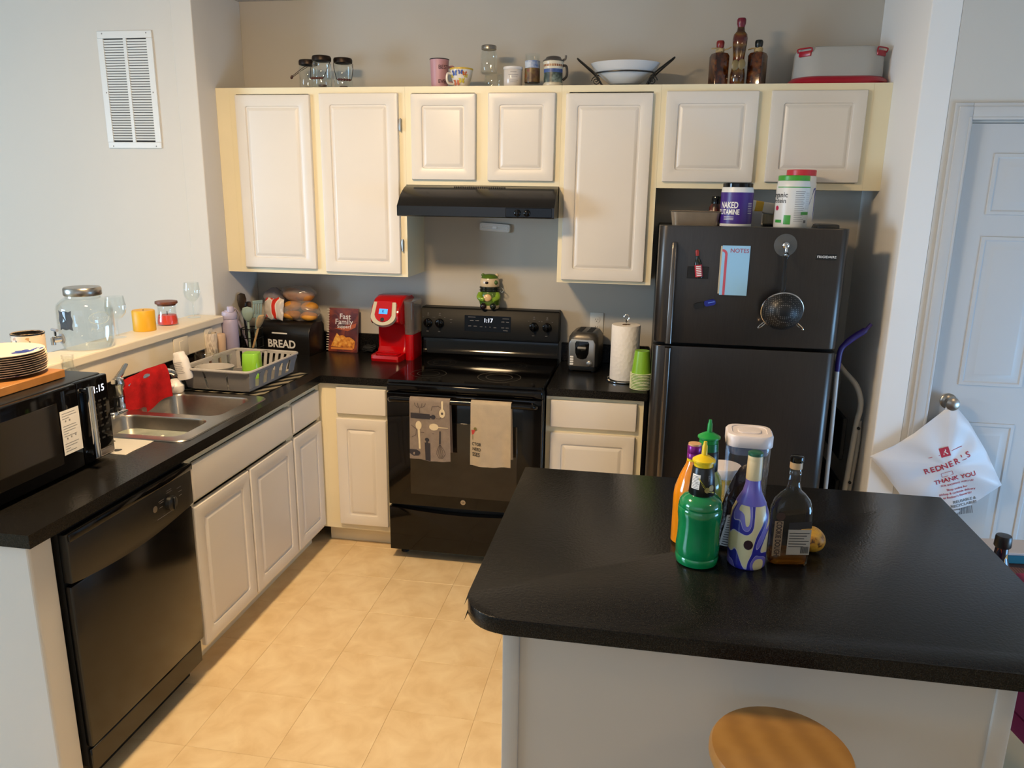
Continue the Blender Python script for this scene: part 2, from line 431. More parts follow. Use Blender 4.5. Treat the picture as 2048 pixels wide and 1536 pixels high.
A = cab('wall_cabinet', 'tall two-door wall cabinet left of the range hood', (0, YU, 0), 0, -.914, 0, .304, 1.372, 2.286,
        [('door', -.880, -.484, 1.398, 2.252), ('door', -.435, -.032, 1.387, 2.257)], fillers=[(-.989, -.9145)])
hm = G().box(-.006, .006, -.012, .0, -.028, .028, .003, 2).tube([(.004, -.012, -.03), (.004, -.012, .03)], .0035, 8).mesh(M_nickel)
for z in (2.11, 1.533): place('hinge', hm, A, (-.024, -.002, z))
cab('wall_cabinet', 'short two-door wall cabinet directly above the black range hood', (0, YU, 0), 0, .0005, .7615, .304, 1.829, 2.286,
    [('door', .033, .353, 1.853, 2.252), ('door', .413, .734, 1.852, 2.254)])
cab('wall_cabinet', 'tall single-door wall cabinet right of the range hood', (0, YU, 0), 0, .762, 1.2185, .304, 1.372, 2.286, [('door', .784, 1.184, 1.386, 2.250)])
cab('wall_cabinet', 'short two-door wall cabinet above the dark refrigerator', (0, YU, 0), 0, 1.219, 2.133, .304, 1.829, 2.286,
    [('door', 1.243, 1.65, 1.857, 2.256), ('door', 1.704, 2.108, 1.861, 2.256)], fillers=[(2.1335, 2.2085)])
YB = -.61
cab('base_cabinet', 'narrow corner base cabinet with one drawer left of the range', (0, YB, 0), 0, -.379, -.002, .59, 0, .8755,
    [('drawer_front', -.282, -.024, .722, .856), ('door', -.286, -.026, .131, .699)], toe=.1, fillers=[(-.344, -.286)])
cab('base_cabinet', 'base cabinet with one drawer between range and refrigerator', (0, YB, 0), 0, .764, 1.2185, .59, 0, .8755,
    [('drawer_front', .785, 1.189, .724, .856), ('door', .787, 1.187, .131, .697)], toe=.1)
XB = -.38
cab('base_cabinet', 'narrow peninsula cabinet with drawer next to the inner corner', (XB, 0, 0), 90, -.945, -.6105, .59, 0, .8755,
    [('drawer_front', -.932, -.645, .705, .842), ('door', -.937, -.632, .122, .682)], toe=.1)
cab('base_cabinet', 'wide two-door sink cabinet between dishwasher and narrow cabinet', (XB, 0, 0), 90, -1.758, -.9455, .59, 0, .8755,
    [('drawer_front', -1.745, -.953, .705, .842), ('door', -1.748, -1.356, .122, .682), ('door', -1.345, -.953, .122, .682)], toe=.1)

# ================================================================== COUNTERTOPS
def counter_mat():
    m = bpy.data.materials.new('black_laminate'); m.use_nodes = True; MATS['black_laminate'] = m
    nt = m.node_tree; b = nt.nodes['Principled BSDF']; N = nt.nodes.new; L = nt.links.new
    tc = N('ShaderNodeTexCoord')
    n = N('ShaderNodeTexNoise'); n.inputs['Scale'].default_value = 420; n.inputs['Detail'].default_value = 3; L(tc.outputs['Object'], n.inputs[0])
    r = N('ShaderNodeValToRGB'); cr = r.color_ramp
    cr.elements[0].position = .45; cr.elements[0].color = (*lin('#090909'), 1); cr.elements[1].position = .78; cr.elements[1].color = (*lin('#302d29'), 1)
    L(n.outputs[0], r.inputs[0]); L(r.outputs[0], b.inputs['Base Color'])
    b.inputs['Roughness'].default_value = .23; b.inputs['Specular IOR Level'].default_value = .17
    n2 = N('ShaderNodeTexNoise'); n2.inputs['Scale'].default_value = 130; n2.inputs['Detail'].default_value = 5; L(tc.outputs['Object'], n2.inputs[0])
    bp = N('ShaderNodeBump'); bp.inputs['Strength'].default_value = .38; bp.inputs['Distance'].default_value = .0015
    L(n2.outputs[0], bp.inputs['Height']); L(bp.outputs[0], b.inputs['Normal'])
    return m
M_top = counter_mat()
def slab(g, xs, ys, keep, z0, z1):
    V = {}
    def vert(i, j, z): 
        k = (i, j, z)
        if k not in V: V[k] = g.bm.verts.new((xs[i], ys[j], z))
        return V[k]
    nx, ny = len(xs)-1, len(ys)-1
    K = {(i, j) for i in range(nx) for j in range(ny) if keep((xs[i]+xs[i+1])/2, (ys[j]+ys[j+1])/2)}
    for i, j in K:
        c = [(i, j), (i+1, j), (i+1, j+1), (i, j+1)]
        g._face([vert(a, b, z1) for a, b in c]); g._face([vert(a, b, z0) for a, b in reversed(c)])
        for (di, dj), (p, q) in (((0, -1), (0, 1)), ((1, 0), (1, 2)), ((0, 1), (2, 3)), ((-1, 0), (3, 0))):
            if (i+di, j+dj) not in K: g._face([vert(*c[p], z0), vert(*c[q], z0), vert(*c[q], z1), vert(*c[p], z1)])
    bmesh.ops.dissolve_limit(g.bm, angle_limit=.01, verts=g.bm.verts, edges=g.bm.edges)
    return g
CT, CB = .914, .876
t = thing('countertop', 'L-shaped speckled black laminate countertop around the corner with sink', 'countertop', (0, 0, 0))
g = slab(G(), [-.989, -.905, -.43, -.355, -.003], [-2.486, -1.685, -1.105, -.635, -.001],
         lambda x, y: (x < -.355 or y > -.635) and not (-.905 < x < -.43 and -1.685 < y < -1.105), CB, CT)
g.build('slab', M_top, t, 0)
t = thing('backsplash', 'black laminate backsplash strip along the knee wall behind the sink', 'backsplash')
G().box(-.989, -.971, -2.376, -.022, CT+.0002, CT+.1, .002, 1).build('strip', M_top, t, 0)
t = thing('backsplash', 'black laminate backsplash strip behind the bread box and coffee maker', 'backsplash')
G().box(-.989, -.003, -.02, -.001, CT+.0002, CT+.1, .002, 1).build('strip', M_top, t, 0)
t = thing('countertop', 'short black laminate countertop between range and refrigerator', 'countertop', (0, 0, 0))
G().box(.766, 1.232, -.635, -.001, CB, CT, .002, 1).build('slab', M_top, t, 0)
t = thing('backsplash', 'black laminate backsplash strip behind the toaster', 'backsplash')
G().box(.766, 1.232, -.02, -.001, CT+.0002, CT+.1, .002, 1).build('strip', M_top, t, 0)
# island
t = thing('island_cabinet', 'grey-white panelled island base under the black island top', 'island', (0, 0, 0))
M_isl = mat('island_paint', '#b2aca3', .5, var=(2, .02))
G().box(.925, 1.965, -2.588, -1.755, .0, .8755).build('body', M_isl, t, 0)
for x in (.921, 1.931): G().box(x, x+.038, -2.595, -2.58, 0, .8755, .004, 2).build('corner_trim', M_isl, t)
t = thing('island_countertop', 'large black laminate island top with a rounded near corner', 'countertop', (0, 0, 0))
pts = [(.832, -1.702), (.832, -2.545)]+arc(.932, -2.541, .1, 180, 270, 8)+[(2.02, -2.641)]+arc(2.02, -2.541, .1, 270, 360, 8)+[(2.118, -1.702)]
G().prism(pts, lambda u, v: (u, v, .8765), lambda u, v: (u, v, .9145), .003).build('slab', M_top, t, 30)

# ================================================================== APPLIANCES
# ---- range hood
h = thing('range_hood', 'black curved under-cabinet range hood above the stove', 'range hood', (.381, 0, 0))
prof = [(-.002, 1.681), (-.462, 1.681), (-.47, 1.686), (-.47, 1.730), (-.462, 1.737), (-.43, 1.768), (-.39, 1.796), (-.35, 1.815), (-.305, 1.8285), (-.002, 1.8285)]
M_hood = mat('hood_black', '#100e0c', .22)
G().prism(prof, lambda y, z: (-.379, y, z), lambda y, z: (.379, y, z)).build('body', M_hood, h, 35)
g = G()
for k in range(28): g.box(-.13+.0092*k, -.13+.0092*k+.005, -.341, -.331, 1.812, 1.8235, M=None)
g.build('vent_slots', M_matte, h, 0)
G().box(.15, .368, -.4725, -.469, 1.686, 1.729, .002, 1).build('control_panel', M_black, h)
km = G().lathe([(.0165, 0), (.0155, .01), (.012, .013), (0, .0135)], 20, M=Matrix.Rotation(pi/2, 4, 'X')).box(-.003, .003, -.021, -.012, -.014, .014, .002, 1).mesh(M_black)
for x in (.207, .252): place('knob', km, h, (x, -.4725, 1.706))
# ---- range
r = thing('range', 'black freestanding electric range with glass cooktop and back console', 'stove', (.381, 0, 0))
G().box(-.377, .377, -.655, -.02, .05, .905, .004, 1).build('body', M_blackm, r)
g = G().stack([(.756, .66, .02, .906, 0, -.36), (.756, .668, .02, .918, 0, -.36), (.75, .66, .02, .928, 0, -.36)]); g.build('cooktop', M_black, r, 30)
g = G().box(-.375, .375, -.70, -.656, .872, .912, .008, 3); g.build('front_trim', M_black, r)
M_ring = mat('burner_ring', '#3a3836', .25)
for (x, y, ra) in ((-.215, -.53, .088), (-.215, -.27, .075), (.14, -.53, .105), (.16, -.26, .075)):
    g = G()
    for rr in (ra, ra*.62): g.lathe([(rr-.002, .9283), (rr, .9286), (rr+.001, .9283)], 40, (x, y), cap=False)
    g.build('burner_ring', M_ring, r)
g = G().prism([(-.018, .929), (-.09, .929), (-.096, .94), (-.078, .965), (-.07, 1.02), (-.018, 1.02)], lambda y, z: (-.372, y, z), lambda y, z: (.372, y, z)); g.build('riser', M_black, r, 50)
P = [(-.004, 1.022), (-.094, 1.022), (-.104, 1.03), (-.088, 1.18), (-.078, 1.19), (-.004, 1.19)]
g = G().prism(P, lambda y, z: (-.377, y, z), lambda y, z: (.377, y, z)); bmesh.ops.bevel(g.bm, geom=[e for e in g.bm.edges], offset=.003, segments=2, affect='EDGES'); con = g.build('console', mat('console_black', '#101112', .4, spec=.12), r, 40)
def onc(x0, z0, off=.0012):   # print on the tilted console face
    def f(u, v_): z = z0+v_; return Vector((x0+u, -.104+(z-1.03)*.016/.15-off, z))
    return f
G().patch(-.135, .118, -.041, .043, onc(0, 1.112, .002)).build('display_panel', mat('display_black', '#070707', .2, spec=.15), r, 0)
M_led = mat('led_white', '#dfe8ff', .5, emit=('#dfe8ff', 1.6))
G().text('1:17', .03, onc(-.005, 1.13, .003)).build('clock_digits', M_led, r, 0)
g = G()
for x, z, wd in ((-.095, 1.146, .04), (-.095, 1.128, .02), (-.065, 1.128, .02), (.09, 1.143, .035), (.075, 1.126, .016), (.1, 1.126, .016), (-.105, 1.098, .016), (-.075, 1.098, .018), (-.043, 1.096, .014), (-.018, 1.096, .006), (.006, 1.096, .006), (.033, 1.094, .014), (.075, 1.095, .016), (.1, 1.095, .016), (.09, 1.08, .025)):
    g.patch(-wd/2, wd/2, -.0016, .0016, onc(x, z, .003))
for kx in (-.338, -.273, .243, .313):
    g.text('o', .016, onc(kx, 1.158, .002)); g.patch(-.006, .006, -.001, .001, onc(kx, 1.147, .002)); g.patch(-.006, .006, -.0012, .0012, onc(kx-.002, 1.06, .002))
    g.patch(-.003, .003, -.001, .001, onc(kx-.028, 1.136, .002)); g.patch(-.003, .003, -.001, .001, onc(kx+.028, 1.136, .002))
g.patch(-.007, .007, -.001, .001, onc(-.21, 1.127, .002)); g.patch(-.003, .003, -.001, .001, onc(-.21, 1.112, .002))
g.build('console_print', M_greyink, r, 0)['kind'] = 'stuff'
km = G().lathe([(.024, 0), (.023, .012), (.018, .016), (0, .0165)], 24, M=Matrix.Rotation(pi/2, 4, 'X')).box(-.0055, .0055, -.03, -.014, -.022, .022, .003, 2).mesh(M_black)
for x in (-.338, -.273, .243, .313): place('knob', km, r, (x, -.0965, 1.107))
dd = G().box(-.375, .375, -.703, -.657, .298, .868, .006, 2).build('oven_door', M_black, r)
G().box(-.262, .262, -.7045, -.702, .36, .735, .001, 1).build('window', mat('oven_glass', '#17130f', .05), dd)
G().lathe([(0, 0), (.0125, 0), (.0125, .002), (0, .0025)], 24, M=Matrix.Translation((.0, -.703, .335)) @ Matrix.Rotation(pi/2, 4, 'X')).build('emblem', M_nickel, dd)
G().text('GE', .011, front(0, .335, -.7062)).build('emblem_letters', M_ink, dd, 0)
g = G().tube(smooth_path([(-.345, -.703, .835), (-.34, -.74, .845), (-.30, -.752, .85), (0, -.756, .852), (.30, -.752, .85), (.34, -.74, .845), (.345, -.703, .835)], 6), .014, 10); g.build('handle', M_black, dd)
g = G().prism([(-.375, .055), (.375, .055), (.375, .283)]+[(.375-.75*k/10, .283-.022*sin(pi*k/10)) for k in range(1, 10)]+[(-.375, .283)], lambda u, z: (u, -.657, z), lambda u, z: (u, -.70, z), .004); g.build('drawer', M_black, r, 30)
for x, y in ((-.33, -.6), (.33, -.6), (-.33, -.1), (.33, -.1)): G().lathe([(.02, 0), (.02, .012), (.012, .016), (.012, .052)], 12, (x, y)).build('foot', M_matte, r)
# ---- dishwasher (front looks to +x)
d = thing('dishwasher', 'black built-in dishwasher in the peninsula under the counter end', 'dishwasher', (-.381, -2.066, 0), 90)
G().box(-.297, .297, .0, .57, .1, .87).build('body', M_matte, d, 0)
G().box(-.3, .3, -.024, -.0005, .172, .70, .006, 2).build('door_panel', mat('dishwasher_black', '#0e0c0a', .16), d)
g = G()     # console with a bowed lower edge
n = 14; lower = [(-.3+.6*k/n, .712-.024*sin(pi*k/n)) for k in range(n+1)]
pts = lower+[(.3, .858), (-.3, .858)]
g.prism(pts, lambda u, z: (u, -.0005, z), lambda u, z: (u, -.032, z), .005); g.build('console', M_blackm, d, 30)
g = G().box(-.298, .298, -.04, -.03, .838, .862, .004, 2); g.build('handle_lip', M_black, d)
G().box(-.295, .295, -.012, -.0005, .075, .158, .003, 1).build('access_panel', mat('dishwasher_black'), d)
G().box(-.297, .297, .05, .06, .0, .1).build('toe_kick', M_matte, d, 0)
place('knob', G().lathe([(.027, 0), (.025, .012), (.02, .015), (0, .0155)], 24, M=Matrix.Rotation(pi/2, 4, 'X')).box(-.004, .004, -.022, -.012, -.022, .022, .002, 1).mesh(M_blackm), d, (.165, -.032, .765))
G().lathe([(0, 0), (.011, 0), (.011, .001), (0, .0012)], 20, M=Matrix.Translation((.085, -.032, .775)) @ Matrix.Rotation(pi/2, 4, 'X')).build('emblem', M_nickel, d)
g = G()
for x, z, wd in ((.12, .792, .03), (.12, .785, .022), (.165, .805, .03), (.165, .812, .026), (.22, .80, .025), (.225, .785, .02), (.115, .77, .016), (.13, .735, .08), (.225, .77, .018)): g.patch(-wd/2, wd/2, -.001, .001, front(x, z, -.0325))
g.build('console_print', M_greyink, d, 0)['kind'] = 'stuff'
# ---- refrigerator
f = thing('refrigerator', 'dark stainless top-freezer refrigerator in the alcove', 'refrigerator', (1.622, 0, 0))
M_fr = mat('dark_stainless', '#4a4643', .3, .85, var=(40, .06, (8, 8, .3)))
M_case = mat('fridge_case', '#2a2928', .45)
G().box(-.378, .378, -.655, -.03, .03, 1.662, .008, 2).build('case', M_case, f)
def fdoor(z0, z1):
    lo = []
    pr = [(-.381, -.657), (-.381, -.705)]+[(-.381+.038*(1-cos(rad(a))), -.705-.038*sin(rad(a))) for a in (20, 45, 70, 90)]+[(.381-.038*(1-cos(rad(a))), -.705-.038*sin(rad(a))) for a in (90, 70, 45, 20)]+[(.381, -.705), (.381, -.657)]
    g = G().prism(pr, lambda u, v_: (u, v_, z0), lambda u, v_: (u, v_, z1), .003); return g
fz = fdoor(1.178, 1.674).build('freezer_door', M_fr, f, 30)
fd = fdoor(.07, 1.162).build('fridge_door', M_fr, f, 30)
M_hand = mat('handle_dark_steel', '#6b6662', .25, .9)
g = G().stack([(.026, .05, .008, 1.18), (.026, .056, .01, 1.58), (.022, .03, .01, 1.606)], M=Matrix.Translation((-.318, -.765, 0))); g.build('handle', M_hand, fz)
g = G().stack([(.022, .03, .01, .45), (.026, .056, .01, .48), (.026, .05, .008, 1.16)], M=Matrix.Translation((-.318, -.765, 0))); g.build('handle', M_hand, fd)
G().box(.255, .345, -.70, -.60, 1.663, 1.69, .008, 2).build('hinge_cover', M_blackm, f)
G().box(.254, .336, -.7445, -.7425, 1.548, 1.572, .001, 1).build('badge', mat('badge_black', '#151515', .3), fz)
G().text('FRIGIDAIRE', .0135, front(.296, 1.5605, -.7452), 1.1).build('badge_lettering', M_whiteink, fz, 0)
g = G().box(-.36, .36, -.64, -.63, .0, .07); g.build('kick_grille', M_matte, f, 0)
# ---- microwave (front looks to +x)
m = thing('microwave', 'black countertop microwave with chrome handle at the peninsula end', 'microwave', (-.57, -2.142, CT), 90)
G().box(-.262, .262, .0, .385, .012, .288, .006, 2).build('case', M_blackm, m)
for x, y in ((-.22, .04), (.22, .04), (-.22, .34), (.22, .34)): G().lathe([(.016, 0), (.014, .012)], 12, (x, y)).build('foot', M_matte, m)
md = G().box(-.262, .118, -.022, -.0005, .014, .286, .005, 2).build('door', M_black, m)
G().box(-.23, .03, -.0232, -.0215, .05, .245, .001, 1).build('window', mat('microwave_glass', '#1a1611', .06), md)
cp = G().box(.1195, .262, -.022, -.0005, .014, .286, .005, 2).build('control_panel', M_black, m)
G().text('1:15', .032, front(.215, .244, -.0228)).build('clock_digits', mat('led_white'), cp, 0)
g = G()
for i in range(3):
    for j in range(7): g.patch(-.007, .007, -.003, .003, front(.19+.024*i, .205-.021*j, -.0226))
g.build('buttons', mat('button_grey', '#33322f', .4), cp, 0)
G().box(.165, .255, -.0235, -.0215, .02, .042, .003, 2).build('open_button', mat('button_silver', '#9a928c', .35, .6), cp)
g = G().tube([(.135, -.056, .04), (.135, -.056, .272)], .011, 12); g.tube([(.135, -.056, .258), (.135, -.02, .258)], .009, 8); g.tube([(.135, -.056, .054), (.135, -.02, .054)], .009, 8); g.build('handle', M_chrome, md)
G().patch(.035, .115, .075, .215, front(0, 0, -.0238)).build('instruction_sheet', M_paper, md, 0)
g = G()
for k, wd in enumerate((.055, .06, .03, 0, 0, .055, .06, .05, .02, .055, 0, 0, .058, .05, .02, .045)):
    if wd: g.patch(.042, .042+wd, .205-.008*k, .2062-.008*k, front(0, 0, -.0242))
for x, z in ((.055, .178), (.072, .178), (.055, .122), (.072, .124), (.09, .126)): g.text('*', .016, front(x, z, -.0242))
g.build('sheet_print', M_greyink, md, 0)
g = G()
for k in range(2): g.patch(-.2+.2*k, -.02+.2*k, .2, .206, top(0, 0, .2885))
g.build('top_grooves', M_matte, m, 0)
# ================================================================== SINK AREA
s = thing('kitchen_sink', 'stainless double-bowl drop-in sink in the peninsula counter', 'sink', (0, 0, CT))
def basin(g, x0, x1, y0, y1, zb):
    w_, d_ = x1-x0, y1-y0; cx, cy = (x0+x1)/2, (y0+y1)/2
    lo = []
    for (o, r_, z) in ((0, .05, .004), (.004, .05, -.004), (.01, .05, zb+.03), (.02, .045, zb+.008), (.04, .04, zb)):
        lo.append([(x, y, z) for x, y in rrect(w_-2*o, d_-2*o, r_, 5, cx, cy)])
    g.loft(lo, False, True)
    return lo[0]
g = G()
X0, X1, Y0, Y1 = -.93, -.402, -1.712, -1.082
B1 = (-.82, -.452, -1.675, -1.447); B2 = (-.82, -.452, -1.402, -1.118)
b1 = basin(g, *B1, -.15); b2 = basin(g, *B2, -.15)
# rim plate: cells around the two holes, plus rolled outer lip
def rim(g, holes, outer, z):
    bm = g.bm
    def ring_edges(pts):
        vs = [bm.verts.new((x, y, z)) for x, y in pts]; return [bm.edges.new((vs[i], vs[(i+1) % len(vs)])) for i in range(len(vs))]
    es = ring_edges(outer)
    for hpts in holes: es += ring_edges([(p[0], p[1]) for p in hpts])
    bmesh.ops.triangle_fill(bm, use_beauty=True, use_dissolve=False, edges=es)
out = rrect(X1-X0, Y1-Y0, .045, 5, (X0+X1)/2, (Y0+Y1)/2)
rim(g, [b1, b2], out, .004)
big = rrect(X1-X0+.012, Y1-Y0+.012, .05, 5, (X0+X1)/2, (Y0+Y1)/2)
g.loft([[(x, y, .004) for x, y in out], [(x, y, .0045) for x, y in rrect(X1-X0+.006, Y1-Y0+.006, .048, 5, (X0+X1)/2, (Y0+Y1)/2)], [(x, y, .0006) for x, y in big]], False, False)
bmesh.ops.remove_doubles(g.bm, verts=g.bm.verts, dist=.0002)
g.build('bowls', M_steel, s, 35)
for (x0, x1, y0, y1) in (B1, B2): G().lathe([(0, -.1495), (.02, -.149), (.04, -.147), (.042, -.1495)], 20, ((x0+x1)/2, (y0+y1)/2)).build('drain', M_chrome, s)
# standing water with suds in the near bowl
M_water = mat('dishwater', '#8c8f80', .05, var=(14, .25))
wtr = thing('dishwater', 'cloudy dishwater with suds standing in the near sink bowl', 'water', (0, 0, CT-.05), kind='stuff')
G().loft([[(x, y, 0) for x, y in rrect(.348, .208, .045, 5, -.636, -1.561)], [(x, y, .001) for x, y in rrect(.344, .204, .045, 5, -.636, -1.561)]]).build('surface', M_water, wtr, 0)
g = G()
for k in range(40):
    g.ball((-.66+random.uniform(-.1, .09), -1.575+random.gauss(0, .018), .001), (random.uniform(.006, .014), random.uniform(.006, .012), .004), 8, 5)
g.build('suds', mat('suds', '#d8d6c4', .6), wtr)
# faucet
fa = thing('faucet', 'chrome single-lever kitchen faucet behind the sink', 'faucet', (-.875, -1.405, CT+.004))
G().stack([(.06, .16, .028, 0), (.058, .158, .028, .006), (.05, .15, .024, .01)]).build('base_plate', M_chrome, fa)
G().lathe([(.026, .01), (.026, .03), (.0225, .036), (.0225, .1), (.026, .106), (.026, .118), (.022, .132), (.01, .14), (0, .141)], 24).build('body', M_chrome, fa)
G().tube(smooth_path([(.01, .01, .085), (.03, .06, .108), (.06, .13, .125), (.085, .19, .125), (.098, .22, .112), (.1, .228, .095)], 5), .0125, 12).build('spout', M_chrome, fa)
G().tube(smooth_path([(0, 0, .136), (-.005, .03, .15), (-.012, .075, .175)], 4), [.014]*5+[.011]*3+[.009], 10, flat=.6).build('lever', M_chrome, fa)
G().tube([(0, 0, .058), (0, 0, .062)], .0232, 20).build('joint_ring', M_matte, fa)
# soap dispenser pump
sd = thing('soap_dispenser', 'small chrome soap pump beside the faucet', 'soap pump', (-.905, -1.13, CT+.0035))
G().lathe([(.02, 0), (.019, .006), (.012, .01), (.011, .05), (.008, .052)], 16).build('stem', M_chrome, sd)
G().lathe([(.017, 0), (.019, .004), (.019, .03), (.014, .036), (0, .037)], 18, M=Matrix.Translation((-.012, .012, .063)) @ Matrix.Rotation(rad(90), 4, 'Y') @ Matrix.Rotation(rad(-35), 4, 'X')).build('head', M_chrome, sd)
# scrub brush
sb = thing('scrub_brush', 'beige bristled scrub brush standing by the faucet base', 'brush', (-.86, -1.27, CT+.004))
G().lathe([(.016, 0), (.018, .004), (.017, .016), (.009, .024), (.01, .04), (.0, .047)], 16).build('handle', mat('brush_wood', '#c9b48e', .5), sb)
g = G()
for k in range(14):
    a = 2*pi*k/14; g.tube([(.014*cos(a), .014*sin(a), .012), (.025*cos(a), .025*sin(a), .03)], .0022, 5)
g.build('bristles', mat('bristle', '#d9cfae', .8), sb)
# red cloth draped over the spout
def cloth_pt(u, v):
    p0 = Vector((-.868, -1.40, CT+.128)); p1 = Vector((-.79, -1.212, CT+.158))
    base = p0.lerp(p1, u); base.z = CT+.128+.031*sin(pi*u*.62); q = (v-.42)
    dn = abs(q)/.58*(.155 if q > 0 else .1) if q > 0 else abs(q)/.42*.09
    side = Vector((.92, -.39, 0))
    o = side*(.0175*math.tanh(q*11)+.016*max(q, 0)*(1+.5*sin(u*9))+.004*sin(u*16+v*5))
    return base+o+Vector((0, 0, -dn*(1+.12*sin(u*5))-.006*cos(u*2.4)))
rc = thing('dish_cloth', 'bright red dish cloth hanging over the faucet spout', 'cloth', (0, 0, 0))
g = G().grid(22, 24, cloth_pt); g.thick(.004); g.build('cloth', mat('red_cloth', '#c5161c', .9, bump=(220, .8), var=(30, .2)), rc, 60)
# white sheet under the microwave edge
sh = thing('paper_towel_sheet', 'white paper sheet lying under the microwave by the sink', 'paper', (-.59, -1.80, CT))
g = G().grid(10, 10, lambda u, v: Vector((-.115+.19*u, -.075+.155*v, .0012+.0015*sin(u*7)*sin(v*6)))); g.thick(.0008); g.build('sheet', M_paper, sh)

# ---- striped drying mat, dish rack and what is in it
ma = thing('drying_mat', 'black and cream striped drying mat under the dish rack', 'mat', (-.635, -.83, CT), -3)
M_mat = pattern('mat_stripes', 'wave', 5.5, [(0, '#1b1a19'), (.45, '#1b1a19'), (.55, '#b3a992'), (1, '#b3a992')], .9, rot=(0, 0, rad(32)))
g = G().grid(26, 30, lambda u, v: Vector((-.2+.4*u, -.225+.45*v, .0025+.001*sin(u*40)*sin(v*44)))); g.thick(.003); g.build('mat', M_mat, ma)
M_rack = mat('rack_grey', '#a5a09b', .42)
M_rackd = mat('rack_dark_grey', '#6d6a68', .45)
dk = thing('dish_rack', 'grey plastic dish rack with slotted walls on the striped mat', 'dish rack', (-.647, -.845, CT+.006), -2)
RW, RD, RH = .335, .45, .092          # at the rim; walls taper inwards
def wallpt(s_, t_, z):               # position round the rack: side s_, along t_, height z in 0..1
    k = .90+.10*z; w2, d2 = RW/2*k, RD/2*k
    return {'f': Vector((-w2+2*w2*t_, -d2, .008+z*RH)), 'b': Vector((w2-2*w2*t_, d2, .008+z*RH)), 'r': Vector((w2, -d2+2*d2*t_, .008+z*RH)), 'l': Vector((-w2, d2-2*d2*t_, .008+z*RH))}[s_]
g = G().stack([(RW*.9, RD*.9, .03, .006), (RW*.9, RD*.9, .03, .012)]); g.build('floor_tray', M_rackd, dk)
for sd_, label in (('f', None), ('b', None), ('r', None), ('l', None)):
    g = G()
    n = {'f': 3, 'b': 11, 'r': 6, 'l': 6}[sd_]
    fill = {'f': .9, 'b': .55, 'r': .52, 'l': .6}[sd_]
    # solid bands at bottom and top, bars between (slots are the gaps)
    lo_, hi_ = {'f': (.0, .95), 'b': (.12, .9), 'r': (.12, .78), 'l': (.12, .85)}[sd_]
    for za, zb_ in ((0, lo_), (hi_, 1)):
        if zb_ > za: g.grid(6, 1, lambda u, v: wallpt(sd_, u, za+(zb_-za)*v))
    for k in range(n):
        a = k/n+(1-fill)/2/n; b = (k+1)/n-(1-fill)/2/n
        if k == 0: a = 0
        if k == n-1: b = 1
        g.grid(2, 3, lambda u, v: wallpt(sd_, a+(b-a)*u, lo_+(hi_-lo_)*v))
    if sd_ == 'r':                  # round the slot heads into arches
        for k in range(n-1):
            c_ = (k+1)/n; hw = (1-fill)/2/n
            for q in range(6):
                a0, a1 = pi*q/6, pi*(q+1)/6
                p = [wallpt(sd_, c_+hw*cos(a0), hi_-.18+.18*sin(a0)), wallpt(sd_, c_+hw*cos(a1), hi_-.18+.18*sin(a1)), wallpt(sd_, c_+hw*cos(a1), hi_), wallpt(sd_, c_+hw*cos(a0), hi_)]
                g._face([g.bm.verts.new(x) for x in p])
    bmesh.ops.remove_doubles(g.bm, verts=g.bm.verts, dist=.0001); g.thick(.003)
    g.build('side_wall', M_rack if sd_ != 'f' else M_rackd, dk, 40)
g = G(); pr = rrect(RW+.012, RD+.012, .028, 5); g.tube([(x, y, .008+RH) for x, y in pr], .0065, 8, True); g.build('rim', M_rack, dk)
pm = G()
for k in range(9): pm.tube([(.0, -.17+.042*k, .012), (.0, -.17+.042*k, .05)], .004, 6)
pm.build('plate_pegs', M_rackd, dk)
G().stack([(.07, .085, .015, .002), (.078, .095, .018, .1)], M=Matrix.Translation((-.205, -.155, 0)), cap1=False).build('cutlery_cup', mat('cup_charcoal', '#3a3938', .5), dk)
gc = thing('tumbler', 'lime green plastic tumbler upside down in the dish rack', 'cup', (-.615, -.81, CT+.019), 10); gc.scale = (1.2, 1.2, 1.05)
M_lime = mat('lime_plastic', '#8cc63a', .25)
G().stack([(.078, .078, .034, 0), (.07, .07, .024, .06), (.062, .062, .016, .108), (.058, .058, .014, .112)], 5).build('cup', M_lime, gc)
gp = thing('dish', 'grey oval dish lying in the dish rack', 'dish', (-.70, -.985, CT+.06), 8)
G().lathe(shell([(.05, 0), (.075, .02), (.085, .045)], .004), 32, sx=1.0, sy=.8).build('dish', M_rack, gp)
cg = thing('drinking_glass', 'clear rounded glass leaning in the dish rack', 'glass', (-.765, -.86, CT+.045), rot=(rad(-8), rad(18), 0))
G().lathe(shell([(.026, 0), (.036, .02), (.042, .06), (.04, .1)], .002), 24).build('glass', M_glass, cg)
sp = thing('sponge', 'small yellow-green sponge in the dish rack corner', 'sponge', (-.775, -1.02, CT+.075), 25)
G().box(-.022, .022, -.014, .014, 0, .02, .004, 2).build('sponge', mat('sponge_yellow', '#c2c83a', .95, bump=(300, .6)), sp)
wb = thing('squeeze_bottle', 'white squeeze bottle with faint print tilted beside the dish rack', 'bottle', (-.792, -1.07, CT+.062), rot=(rad(4), rad(-10), 0))
G().stack([(.06, .045, .02, 0), (.066, .05, .022, .008), (.066, .05, .022, .085), (.06, .046, .02, .098), (.05, .04, .018, .106), (.0495, .0395, .018, .118), (.044, .034, .016, .122)], 5).build('bottle', mat('white_plastic', '#e3dfda', .35), wb)
g = G()
for k in range(7): g.patch(-.02, .02-.004*(k % 3), .032+.008*k, .0335+.008*k, front(0, 0, -.0262))
g.build('print', M_greyink, wb, 0)
br = thing('dish_wand', 'white round dish wand head beside the dish rack', 'brush', (-.835, -1.085, CT+.004), 20)
G().lathe([(.03, 0), (.034, .006), (.034, .03), (.024, .04), (.02, .056)], 20).build('head', mat('white_plastic'), br)
